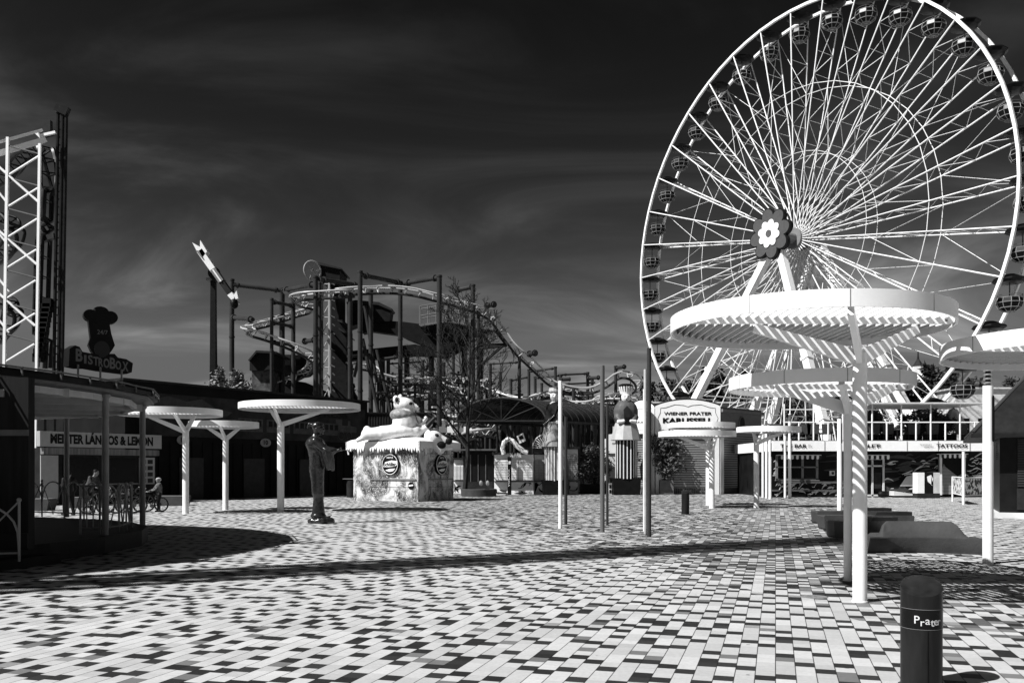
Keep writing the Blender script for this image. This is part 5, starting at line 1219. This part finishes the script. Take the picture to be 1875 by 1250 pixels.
strokes(xb(1618), xb(1720), .1, 2.4, 26, LM, 'mural_white_strokes', (.2, 1.0), (.02, .09), .6)
strokes(xb(1766), xb(1810), .8, 2.5, 26, LM, 'mural_white_strokes', (.2, .7), (.03, .09), .9)
strokes(xb(1414), xb(1424), 1.0, 2.4, 10, LM, 'mural_white_strokes', (.1, .3), (.03, .1), 1.5)
MB().prism([(xb(1650), .7), (xb(1720), .7), (xb(1720), 1.55), (xb(1700), 1.55), (xb(1662), 1.3)], (0, yw-.03, 0), X_, Z_, -Y_, .01).build('mural_block', OFFW, bar)
MB().box(((xb(1424)+xb(1584))/2, yw-.12, .93), (xb(1584)-xb(1424), .25, .12)).build('ledge', MID, bar)
MB().box(((xb(1412)+xb(1584))/2, yw-.05, .42), (xb(1584)-xb(1412), .1, .1)).build('ledge', MID, bar)
def scallop(x0, x1, z, nm='awning', n=None, dp=.5):
    n = n or int((x1-x0)/.15); m = MB(); m2 = MB(); m.box(((x0+x1)/2, yw-.3, z+.06), (x1-x0, .62, .05))
    for i in range(n):
        a = x0+(x1-x0)*i/n; b2 = x0+(x1-x0)*(i+1)/n; c_ = (a+b2)/2; r_ = (b2-a)/2
        (m if i % 2 else m2).prism([(a, z+.04), (a, z-.12)]+[(c_-r_*math.cos(PI*k/6), z-.12-r_*math.sin(PI*k/6)) for k in range(7)]+[(b2, z+.04)], (0, yw-.61, 0), X_, Z_, -Y_, .02)
    a_ = m.build(nm, WHITE, bar); m2.build('awning_stripe', DARK, bar)
x0, x1 = xb(1423), xb(1497); z0, z1 = zb_(877), zb_(834)
MB().box(((x0+x1)/2, yw-.03, (z0+z1)/2), (x1-x0, .05, z1-z0)).build('window', GLASS, bar)
m = MB()
for q in (0, .33, .64, 1): m.box((x0+(x1-x0)*q, yw-.09, (z0+z1)/2), (.14, .08, z1-z0+.1))
for z in (z0, (z0+z1)/2+.02, z1): m.box(((x0+x1)/2, yw-.095, z), (x1-x0+.1, .07, .08))
m.build('window_frame', GREY, bar); MB().box(((x0+x1)/2, yw-.15, z0-.07), (x1-x0+.2, .22, .05)).build('sill', GREY, bar)
scallop(x0-.05, x1+.1, zb_(835))
x0, x1 = xb(1584), xb(1619); MB().box(((x0+x1)/2, yw-.02, 1.35), (x1-x0, .05, 2.4)).build('door', GLASS, bar)
m = MB()
for q in (.0, .42, 1): m.box((x0+(x1-x0)*q, yw-.08, 1.2), (.11, .08, 2.4))
for z in (.12, 1.95, 2.4): m.box(((x0+x1)/2, yw-.085, z), (x1-x0, .07, .10 if z < 2 else .12))
m.build('door_frame', OFFW, bar); MB().box((x0+(x1-x0)*.7, yw-.06, 1.05), (.42, .03, 1.0)).build('door_panel', DARK, bar)
scallop(x0-.3, x1+.15, zb_(835))
x0, x1 = xb(1721), xb(1764); MB().box(((x0+x1)/2, yw-.02, 1.35), (x1-x0, .05, 2.3)).build('shutter', mat('tattoo_shutter', .35, .5, var=.1), bar)
m = MB()
for k in range(24): m.box(((x0+x1)/2, yw-.05, .3+k*.09), (x1-x0-.1, .02, .02))
m.build('shutter_seam', MID, bar)
MB().prism([(x0, 2.5), (x1, 2.5), (x1, 1.5), (x1-.3, 1.3), (x0+.4, 1.9), (x0+.3, 2.1), (x0, 1.2)], (0, yw-.08, 0), X_, Z_, -Y_, .01).build('shutter_painting', BLACK, bar)
for q in (0, 1): MB().box((x0+(x1-x0)*q, yw-.3, 1.4), (.12, .12, 2.5)).build('awning_post', WHITE, bar)
scallop(x0-.1, x1+.1, 2.62, dp=.6)
MB().box((xb(1525), yw-.06, 1.5), (.32, .1, .3)).build('intercom', OFFW, bar); MB().box((xb(1526), yw-.12, 1.5), (.14, .03, .16)).build('intercom_screen', BLACK, bar)
# terrace railing, canopy, furniture
m = MB(); yr = d-.7; tr = thing('terrace_fence', 'thin white posts and rails around the bar roof terrace', 'railing', (X0, yr, 3.52))
for i in range(15):
    x = X0+.6+(X1-X0-1.0)*i/14; m = MB().tube((x, yr, 3.52), (x, yr, 5.75 if i % 2 == 0 else 4.62), .05, None, 6); m.build('post', WHITE, tr)
m = MB(); m.tube((X0+.6, yr, 4.62), (X1-.4, yr, 4.62), .04, None, 6); m.tube((X0+.6, yr, 5.4), (xb(1600), yr, 5.4), .03, None, 5); m.build('rail', WHITE, tr)
MB().box(((xb(1560)+xb(1792))/2, d+1.5, 5.78), (xb(1792)-xb(1560), 5.0, .09)).build('flat_roof', OFFW, tr)
for i, (px, lb) in enumerate(((1421, 'leftmost dark wicker chair on the bar terrace above the window'), (1474, 'dark wicker chair above the leftmost fascia lettering'), (1490, 'dark wicker chair right above the bar window end'), (1516, 'dark wicker chair left of the near lamp post on the terrace'), (1602, 'narrow dark chair above the toilet door'), (1628, 'dark chair on the terrace right of the toilet door'), (1675, 'left of the pair of wide dark chairs above the rightmost fascia lettering'), (1709, 'right of the pair of wide dark chairs above the rightmost fascia lettering'), (1762, 'rightmost dark chair on the terrace'))):
    x = xb(px); y = d+.4; t = thing('wicker_chair', lb, 'chair', (x, y, 3.52), 0, 'dark chairs on the bar terrace'); ww = .7 if i in (1, 2) or i > 5 else .62
    MB().box((x, y, 3.98), (ww, .6, .10)).build('seat', MID, t); MB().prism([(-ww/2, 0), (ww/2, 0), (ww/2+.05, .62), (-ww/2-.05, .62)], (x, y-.32, 3.95), X_, Z_, Y_, .06).build('backrest', mat('wicker', .06, .45, var=.3, scale=20), t)
    for sx_ in (-1, 1):
        for sy_ in (-1, 1): MB().box((x+sx_*(ww/2-.04), y+sy_*.26, 3.73), (.05, .05, .42)).build('leg', DARK, t)
for i, (px, lb) in enumerate(((1448, 'round white topped table on the terrace at left'), (1502, 'white topped table on the terrace between wicker chairs'), (1652, 'low white table on the terrace between the chairs'))):
    x = xb(px); y = d+.7; t = thing('terrace_table', lb, 'table', (x, y, 3.52), 0, 'tables on the bar terrace'); MB().lathe((x, y, 4.22), [(0, 0), (.45, 0), (.45, .04), (0, .04)], 20).build('tabletop', WHITE, t); MB().lathe((x, y, 3.52), [(.25, 0), (.04, .05), (.04, .7)], 12).build('pedestal', GREY, t)
for i, (px, w_, h_) in enumerate(((1592, 1.4, 5.0), (1618, 1.5, 5.1), (1640, 1.6, 5.2), (1692, 1.5, 5.2), (1730, 1.5, 5.3), (1757, 1.3, 5.0), (1600, 1.1, 4.7))):
    r = random.Random(i+50); x = xb(px); y = d+1.6; t = thing('terrace_shrub', ['leafy shrub at the left of the terrace behind the railing', 'leafy shrub above the toilet door behind chairs', 'tall leafy shrub in the middle of the terrace', 'tall leafy shrub behind the left wide chair', 'tall leafy shrub behind the right wide chair', 'leafy shrub at the right end of the terrace', 'lower shrub squeezed left of the toilet sign'][i], 'shrub', (x, y, 3.52), 0, 'shrubs on the bar terrace')
    MB().box((x, y, 3.75), (w_*.7, .5, .45)).build('planter', BLACK, t); m = MB()
    for k in range(5): leaves(m, (x+r.uniform(-.4, .4)*w_, y, 4.1+(h_-4.1)*k/4), (w_*.35, .4, .3), 220, .12, r, 7)
    m.build('foliage', LEAF, t)
ws = thing('white_parasol', 'pale folded fabric shade on the terrace behind the shrubs at right', 'parasol', (xb(1775), d+2.2, 3.52)); x = xb(1778); MB().lathe((x, d+2.2, 4.3), [(.9, 0), (.7, .5), (.25, 1.3), (0, 1.4)], 8).build('canopy', mat('fabric', .6, .8, var=.3, scale=3), ws); MB().tube((x, d+2.2, 3.52), (x, d+2.2, 5.8), .04).build('pole', GREY, ws)
# machines before the bar
t = thing('vending_box', 'black and white advertising box standing before the mural', 'box', G(1696, 911)); c = G(1696, 911.5)
for i, (a_, b2, m_) in enumerate(((-.68, -.25, WHITE), (-.24, .28, BLACK), (.29, .68, mat('panel_light', .5, .5)))): MB().box((c.x+(a_+b2)/2, c.y, .92), (b2-a_, .6, 1.25)).build('panel', m_, t)
MB().box((c.x, c.y, .15), (1.36, .64, .3)).build('base', DARK, t); m = MB(); m.prism([(-.15,.2), (.1,.3), (.22,.05), (.1,-.3), (.2,-.35), (-.1,-.1)], (c.x+.05, c.y-.305, 1.1), X_, Z_, -Y_, .01); m.build('picture', WHITE, t)
t = thing('litter_bin', 'two squat dark bins side by side before the toilet door wall', 'bin', G(1622, 911)); c = G(1622, 910.5); MB().ell((c.x-.2, c.y, .2), (.3, .2, .22)).build('bin_body', BLACK, t, 60)
t = thing('ramp_board', 'pale sloping board lying against the mural left of the advertising box', 'board', G(1660, 910)); MB().prism([(0,.28), (1.9,.02), (1.9,.0), (0,.0)], W(1637, 907, 54.5), X_, Z_, Y_, .8).build('board', OFFW, t)
# white banner railing
t = thing('banner_railing', 'white railing with a busy printed banner right of the tattoo shutter', 'railing', G(1745, 918))
pts = [G(1744, 917.5), G(1764, 923.5), G(1800, 922.0), G(1835, 921.0)]; 
def hgt(p, z): return Vector((p.x, p.y, z))
BAN = mat('banner_print', .5, .6, var=.0)
nt_ = BAN.node_tree; vn = nt_.nodes.new('ShaderNodeTexNoise'); vn.inputs['Scale'].default_value = 5; vn.inputs['Detail'].default_value = 3; rr_ = nt_.nodes.new('ShaderNodeValToRGB'); rr_.color_ramp.elements[0].position = .47; rr_.color_ramp.elements[0].color = (.03,.03,.03,1); rr_.color_ramp.elements[1].position = .53; rr_.color_ramp.elements[1].color = (.8,.8,.8,1)
gg = nt_.nodes.new('ShaderNodeNewGeometry'); nt_.links.new(gg.outputs['Position'], vn.inputs['Vector']); nt_.links.new(vn.outputs[0], rr_.inputs[0]); nt_.links.new(rr_.outputs[0], nt_.nodes['Principled BSDF'].inputs['Base Color'])
for i in range(3):
    a, b_ = pts[i], pts[i+1]
    MB().tube(a, hgt(a, 1.35), .045).build('post', WHITE, t)
    m = MB(); m.tube(hgt(a, 1.32), hgt(b_, 1.32), .035); m.tube(hgt(a, .45), hgt(b_, .45), .03); m.build('rail', WHITE, t)
    u = (b_-a).normalized(); MB().beam(hgt(a+u*.12, .88), hgt(b_-u*.12, .88), .02, .78).build('banner', BAN, t)
MB().tube(pts[1], hgt(pts[1], 2.6), .07).build('tall_post', WHITE, t)
# ---------------------------------------------------------------- dark pyramid kiosk
pk = thing('dark_kiosk', 'black kiosk with low pyramid roof and roller shutter at the right edge', 'kiosk'); KB = mat('kiosk_black', .008, .4, var=.3)
MB().box((2.6, 2.6, 1.65), (5.2, 5.2, 2.9)).build('wall', KB, pk)
MB().box((2.6, 2.6, .1), (5.5, 5.5, .2)).build('plinth', OFFW, pk)
MB().lathe((2.6, 2.6, 0), [(5.0, 2.82), (5.0, 2.95), (4.9, 3.0), (.1, 7.0), (0, 7.0)], 4, a0=PI/4).build('roof', mat('kiosk_roof', .012, .5, var=.3), pk)
m = MB()
for sx_, sy_ in ((-1,-1), (1,-1), (-1,1), (1,1)): m.tube((2.6+sx_*3.47, 2.6+sy_*3.47, 3.02), (2.6, 2.6, 7.03), .05, None, 6)
for sx_ in (-1.2, 0, 1.2): m.tube((2.6+sx_, -.86, 3.0), (2.6+sx_*.6, 2.6-3.47*.6, 3.0+4.0*.41), .03, None, 5)
m.build('roof_ridge', mat('ridge', .05, .4), pk)
MB().box((2.75, -.03, 1.95), (4.4, .06, 1.7)).build('shutter', mat('kiosk_shutter', .02, .4), pk)
m = MB()
for k in range(19): m.box((2.75, -.07, 1.14+k*.088), (4.4, .03, .03))
m.build('shutter_slat', mat('kiosk_slat', .045, .4), pk)
m = MB()
for q in range(5): m.box((.98+q*.95, -.04, .68), (.9, .05, .75))
m.build('base_panel', DARK, pk)
m = MB()
for k in range(9): m.box((-.03, 2.6, 2.1+k*.07), (.04, 3.5, .03))
m.build('vent', MID, pk)
pk.location = (17.25, 31.3, 0); pk.rotation_euler = (0, 0, -R(25))
# ================================================================ bare tree in round planter
bt = thing('bare_tree', 'leafless dark tree in a round concrete planter before the coaster', 'tree', G(860, 900)); base = Vector((G(857, 905).x, 57.2, .45))
rnd = random.Random(21); br_ = MB(); tk = MB()
def branch(p, dirv, L_, r, lev):
    n_ = 5; pts = [p]; rs = [r]; d_ = dirv.normalized()
    for i in range(n_):
        d_ = (d_+Vector((rnd.gauss(0, .10), rnd.gauss(0, .10), rnd.gauss(.05, .06)))).normalized(); pts.append(pts[-1]+d_*L_/n_); rs.append(r*(1-.72*(i+1)/n_))
    (tk if lev == 0 else br_).path(pts, r, 7 if lev < 2 else 4, rs=rs)
    if lev >= 4: return
    k = (18, 6, 5, 4)[lev]
    for j in range(k):
        f = (.22+.78*(j+.5)/k) if lev == 0 else (.25+.75*(j+.5)/k); i = min(int(f*n_), n_-1); q = pts[i].lerp(pts[i+1], f*n_-i)
        t_ = (pts[i+1]-pts[i]).normalized(); a = rnd.random()*2*PI+j*2.4; side = t_.orthogonal().normalized(); side = (Matrix.Rotation(a, 3, t_) @ side)
        ang = (1.0-.45*f) if lev == 0 else .75
        nd_ = (t_*math.cos(ang)+side*math.sin(ang)+Vector((0, 0, .12))); 
        Lc = L_*(.5*(1.2-.62*f) if lev == 0 else .52*(1.1-.5*f)); branch(q, nd_, Lc, max(rs[i]*.5, .019), lev+1)
branch(base, Vector((0, 0, 1)), 10.6, .17, 0)
tk.build('trunk', BARK, bt); br_.build('crown', BARK, bt)
pt_ = thing('round_planter', 'round grey concrete planter around the bare tree trunk', 'planter', (G(875, 909).x, 57.4, 0)); c = (G(875.5, 909).x, 57.3, 0)
MB().lathe(c, [(1.13, 0), (1.17, .44), (1.14, .48), (1.0, .48), (1.0, .4), (0, .4)], 40).build('ring', CONC, pt_, 40); MB().lathe(c, [(0, .41), (.99, .41)], 30, close=False).build('soil', mat('soil', .05, .9, bump=.5), pt_)
# ================================================================ bronze statue
G0 = G(594, 957.5); sc_ = G0.y/F
def S(px, py, off=0): return Vector(((px-CX)*sc_, G0.y+off, EYE-(py-HZ)*sc_))
st = thing('bronze_statue', 'dark bronze statue of a robed man stretching one arm towards the ice cream kiosk', 'statue', G0)
c_ = lambda a, b_, r1, r2: mb.cap(S(*a), S(*b_), r1*sc_, r2*sc_)
mb = MB()
# robe body
mb.ell(S(577, 812), (18*sc_, 17*sc_, 14*sc_)); c_((576, 816), (579, 842), 14.5, 12); c_((579, 842), (580, 858), 12, 14.5); c_((580, 858), (582, 895), 14.5, 10); c_((582, 895), (583, 915), 10, 9.5); c_((583, 915), (583, 942), 9.5, 12.5); mb.ell(S(583, 944), (15*sc_, 14*sc_, 6*sc_))
c_((578, 803), (577, 797), 6.5, 5.5)
# outstretched arm with hanging sleeve
c_((580, 808, -.2), (596, 822, -.25), 8.5, 7.5); c_((596, 822, -.25), (614, 825, -.25), 7, 6); c_((607, 828, -.22), (611, 856, -.15), 6.5, 4); c_((598, 830, -.2), (602, 856, -.1), 7, 5)
c_((585, 812, .25), (600, 838, .25), 8, 7); c_((600, 838, .25), (606, 858, .25), 7, 4.5)
for k in range(9):
    a = -PI*.9+k*.36; mb.cap(S(579+12*math.cos(a), 828)+Y_*(13.5*sc_*math.sin(a)), S(582+9.8*math.cos(a+.25), 905)+Y_*(10.5*sc_*math.sin(a+.25)), 1.9*sc_, 1.6*sc_)
for k in range(6): mb.cap(S(600+k*2.4, 822+k*.6, -.42), S(603+k*2.2, 846+(k % 3)*4, -.33), 1.5*sc_, 1.1*sc_)
mb.build('robe', BRONZE, st, remesh=.035, sm=1)
mb = MB(); c_((578, 800), (579, 793), 5, 5); mb.ell(S(583, 785), (10*sc_, 9.5*sc_, 11.5*sc_)); mb.ell(S(592.5, 787), (2.6*sc_, 2*sc_, 2.4*sc_)); mb.ell(S(590, 793), (3.2*sc_, 3.5*sc_, 2.4*sc_)); mb.ell(S(581, 786, -9.6*sc_), (2*sc_, 1.2*sc_, 3*sc_))
c_((586, 775), (590, 777), 3, 2.5)
mb.build('head', BRONZE, st, remesh=.02, sm=1)
mb = MB(); mb.ell(S(581, 780), (11*sc_, 10.6*sc_, 8.5*sc_)); mb.cap(S(573, 777), S(566, 776), 3*sc_, 2.6*sc_); mb.cap(S(566, 776), S(563, 783), 2.6*sc_, 2*sc_); mb.build('hair_knot', BRONZE, st, remesh=.025, sm=1)
mb = MB(); mb.cap(S(614, 825, -.25), S(624, 824, -.25), 3.2*sc_, 2.6*sc_); mb.ell(S(627, 824, -.25), (4.2*sc_, 3*sc_, 1.7*sc_))
for k, (dy, l, dz) in enumerate(((-.10, 7.5, .5), (-.06, 9, .2), (-.015, 9.5, 0), (.03, 7.5, -.3))):
    mb.cap(S(629, 824, -.25+dy*.8), S(629+l*.55, 823.6+dz, -.25+dy), .9*sc_, .8*sc_); mb.cap(S(629+l*.55, 823.6+dz, -.25+dy), S(629+l, 824.6+dz, -.25+dy*1.1), .8*sc_, .65*sc_)
mb.cap(S(624, 823, -.32), S(629, 819.5, -.38), 1.1*sc_, .8*sc_); mb.build('hand', BRONZE, st, remesh=.013, sm=1)
mb = MB(); 
for k in range(16):
    a = 2*PI*k/16; mb.ell(S(588, 952)+Vector((20*sc_*math.cos(a)*(.7+.3*rnd.random()), 15*sc_*math.sin(a), -.03)), (6.5*sc_, 6*sc_, (5+3*rnd.random())*sc_), n=10, m=7)
mb.ell(S(588, 951), (20*sc_, 16*sc_, 7*sc_)); mb.cap(S(602, 946), S(609, 941), 2.2*sc_, .8*sc_); mb.cap(S(598, 950), S(611, 953), 4*sc_, 2.5*sc_)
mb.build('rock_base', BRONZE, st, remesh=.03, sm=1)
# ================================================================ people and bicycles
def bicycle(lab, c, rz, s, group=None, m_=DARK):
    t = thing('bicycle', lab, 'bicycle', c, 0, group); M = Matrix.Translation(Vector(c)) @ Matrix.Rotation(rz, 4, 'Z') @ Matrix.Rotation(R(5), 4, 'X')
    q = lambda x, y, z: M @ Vector((x*s, y*s, z*s)); wr = .33
    for x in (-.5, .5):
        w_ = MB().path([q(x+wr*math.cos(i*PI/14), 0, wr+.02+wr*math.sin(i*PI/14)) for i in range(28)], .022*s+.004, 6, closed=True).build('wheel', RUBBER, t)
        m = MB(); m.path([q(x+.29*math.cos(i*PI/12), 0, wr+.02+.29*math.sin(i*PI/12)) for i in range(24)], .012, 5, closed=True)
        for i in range(10): a = i*PI/5; m.tube(q(x, 0, wr+.02), q(x+.29*math.cos(a), 0, wr+.02+.29*math.sin(a)), .0045, None, 4)
        m.build('rim', GREY, w_)
    m = MB(); bb, se, he, ax1, ax2 = (-.05, 0, .3), (-.2, 0, .78), (.33, 0, .76), (-.5, 0, .35), (.5, 0, .35)
    for a, b_ in ((bb, se), (bb, he), (se, he), (ax1, bb), (ax1, se), (he, ax2)): m.tube(q(*a), q(*b_), .018, None, 6)
    m.tube(q(.33, 0, .76), q(.29, 0, .93), .016, None, 6); m.build('frame', m_, t)
    m = MB().path([q(.25, -.28, .98), q(.30, -.2, .95), q(.29, 0, .93), q(.30, .2, .95), q(.25, .28, .98)], .014, 6); m.build('handlebar', CHROME, t)
    MB().ell(q(-.22, 0, .84), (.12*s, .07*s, .035*s), Matrix.Rotation(rz, 3, 'Z')).build('saddle', BLACK, t, 60)
    MB().tube(q(-.2, 0, .78), q(-.22, 0, .83), .014, None, 6).build('seat_post', GREY, t)
    MB().tube(q(-.05, -.04, .3), q(-.05, .04, .3), .09*s, None, 14).build('crank', GREY, t)
    return M
def person(lab, c, rz, h, cloth, trous, hands, helmet=True, stride=.0, lean=0.):
    # hands: two local points (x forward, y left, z up) in metres
    t = thing('person', lab, 'person', c); M = Matrix.Translation(Vector(c)) @ Matrix.Rotation(rz, 4, 'Z'); s = h
    q = lambda x, y, z: M @ Vector((x*s, y*s, z*s))
    lx = lambda z: lean*max(z-.5, 0)
    mb = MB()
    for sd_ in (-1, 1):
        ft = stride*sd_
        mb.cap(q(0, sd_*.055, .50), q(ft*.5+.02, sd_*.065, .28), .062*s, .042*s); mb.cap(q(ft*.5+.02, sd_*.065, .28), q(ft, sd_*.07, .05), .042*s, .026*s); mb.cap(q(ft-.02, sd_*.07, .02), q(ft+.09, sd_*.08, .018), .022*s, .02*s)
        hp = Vector(hands[0 if sd_ < 0 else 1]); sh = Vector((lx(.81)*1.0, sd_*.115, .81)); el_ = sh.lerp(hp, .5)+Vector((-.02, sd_*.03, -.05))
        mb.cap(q(*sh), q(*el_), .036*s, .028*s); mb.cap(q(*el_), q(*hp), .027*s, .017*s)
        dv = (hp-el_).normalized(); hc_ = hp+dv*.02; mb.ell(q(*hc_), (.022*s, .022*s, .022*s), n=10, m=8)
        for k in range(4):
            o = hc_+Vector((0, (k-1.5)*.012, .004)); a_ = o+dv*(.026+.004*(k in (1, 2))); mb.cap(q(*o), q(*a_), .0058*s, .0052*s); mb.cap(q(*a_), q(*(a_+Vector((.004, 0, -.018)))), .0052*s, .0045*s)
        o = hc_+Vector((0, -sd_*.018, .0)); mb.cap(q(*o), q(*(o+dv*.02+Vector((0, -sd_*.008, -.008)))), .006*s, .005*s)
    mb.ell(q(lx(.52), 0, .52), (.075*s, .09*s, .07*s), Matrix.Rotation(rz, 3, 'Z')); mb.cap(q(lx(.55), 0, .55), q(lx(.74), 0, .74), .078*s, .09*s); mb.cap(q(lx(.79), -.08, .79), q(lx(.79), .08, .79), .05*s, .05*s)
    mb.cap(q(lx(.82), 0, .82), q(lx(.87)+.01, 0, .87), .033*s, .03*s)
    hd = (lx(.93)+.015, 0, .925); mb.ell(q(*hd), (.062*s, .052*s, .072*s), Matrix.Rotation(rz, 3, 'Z')); mb.ell(q(hd[0]+.062, 0, .917), (.012*s,)*3, n=8, m=6); mb.ell(q(hd[0]+.045, 0, .885), (.016*s,)*3, n=8, m=6)
    for sd_ in (-1, 1): mb.ell(q(hd[0], sd_*.052, .92), (.014*s, .008*s, .018*s), n=8, m=6)
    bd = mb.build('body', SKIN, t, remesh=.011, sm=1)
    # clothes: slightly larger shells
    m1 = MB(); m1.cap(q(lx(.53), 0, .53), q(lx(.74), 0, .74), .087*s, .098*s); m1.cap(q(lx(.79), -.085, .79), q(lx(.79), .085, .79), .056*s, .056*s)
    m2 = MB(); m2.ell(q(lx(.5), 0, .5), (.085*s, .1*s, .065*s), Matrix.Rotation(rz, 3, 'Z'))
    for sd_ in (-1, 1):
        ft = stride*sd_; hp = Vector(hands[0 if sd_ < 0 else 1]); sh = Vector((lx(.81), sd_*.115, .81)); el_ = sh.lerp(hp, .5)+Vector((-.02, sd_*.03, -.05))
        m1.cap(q(*sh), q(*el_), .046*s, .036*s); m1.cap(q(*el_), q(*el_.lerp(hp, .8)), .036*s, .026*s)
        m2.cap(q(0, sd_*.055, .50), q(ft*.5+.02, sd_*.065, .28), .071*s, .05*s); m2.cap(q(ft*.5+.02, sd_*.065, .28), q(ft, sd_*.07, .08), .05*s, .034*s)
        MB().cap(q(ft-.03, sd_*.07, .027), q(ft+.08, sd_*.08, .024), .028*s, .026*s).build('shoe', RUBBER, t, 60)
    m1.build('jacket', cloth, t, remesh=.014, sm=2); m2.build('trousers', trous, t, remesh=.014, sm=2)
    for sd_ in (-1, 1): MB().ell(q(hd[0]+.056, sd_*.021, .93), (.006*s, .007*s, .005*s), n=8, m=6).build('eye', BLACK, t)
    if helmet: MB().ell(q(hd[0]-.005, 0, .952), (.082*s, .07*s, .058*s), Matrix.Rotation(rz, 3, 'Z')).build('helmet', mat('helmet_shell', .3, .3, var=.8, scale=14), t, 60)
    else: MB().ell(q(hd[0]-.012, 0, .948), (.064*s, .06*s, .06*s), Matrix.Rotation(rz, 3, 'Z')).build('hair', BLACK, t, 60)
    return t
P0 = G(291, 936.5)
bicycle('small mountain bike held by the child in helmet', P0+Vector((-.22, -.25, 0)), PI+.75, .85, 'bicycles by the snack bar', DARK)
person('child in helmet, striped jacket and long trousers standing beside a small bike', P0, PI+.6, 1.38, mat('kid_jacket', .09, .7, var=.9, scale=9), BLACK, [(.30, .02, .60), (.24, -.06, .60)], True, .03)
for px, py, lb, h_, rz in ((186, 940, 'mountain bike with bag behind the round terrace post', 1.0, .25), (219, 940, 'mountain bike seen through the arched terrace railing', 1.0, .5)):
    bicycle(lb, G(px, py), rz, 1.02, 'bicycles by the snack bar', GREY)
person('cyclist in dark clothes leaning over handlebars behind the near railing', G(160, 938.5), -.2, 1.72, mat('rider_jacket', .05, .6, var=.9, scale=5), BLACK, [(.30, -.12, .60), (.30, .12, .60)], False, .04, .5)
bicycle('dark bicycle at the right end of the arched terrace railing', G(247, 937.5), .9, 1.02, 'bicycles by the snack bar', BLACK)
person('person in black striding behind the far terrace railing', G(126, 943), PI/2+.9, 1.66, BLACK, BLACK, [(.12, -.16, .50), (-.08, .16, .50)], False, .07)
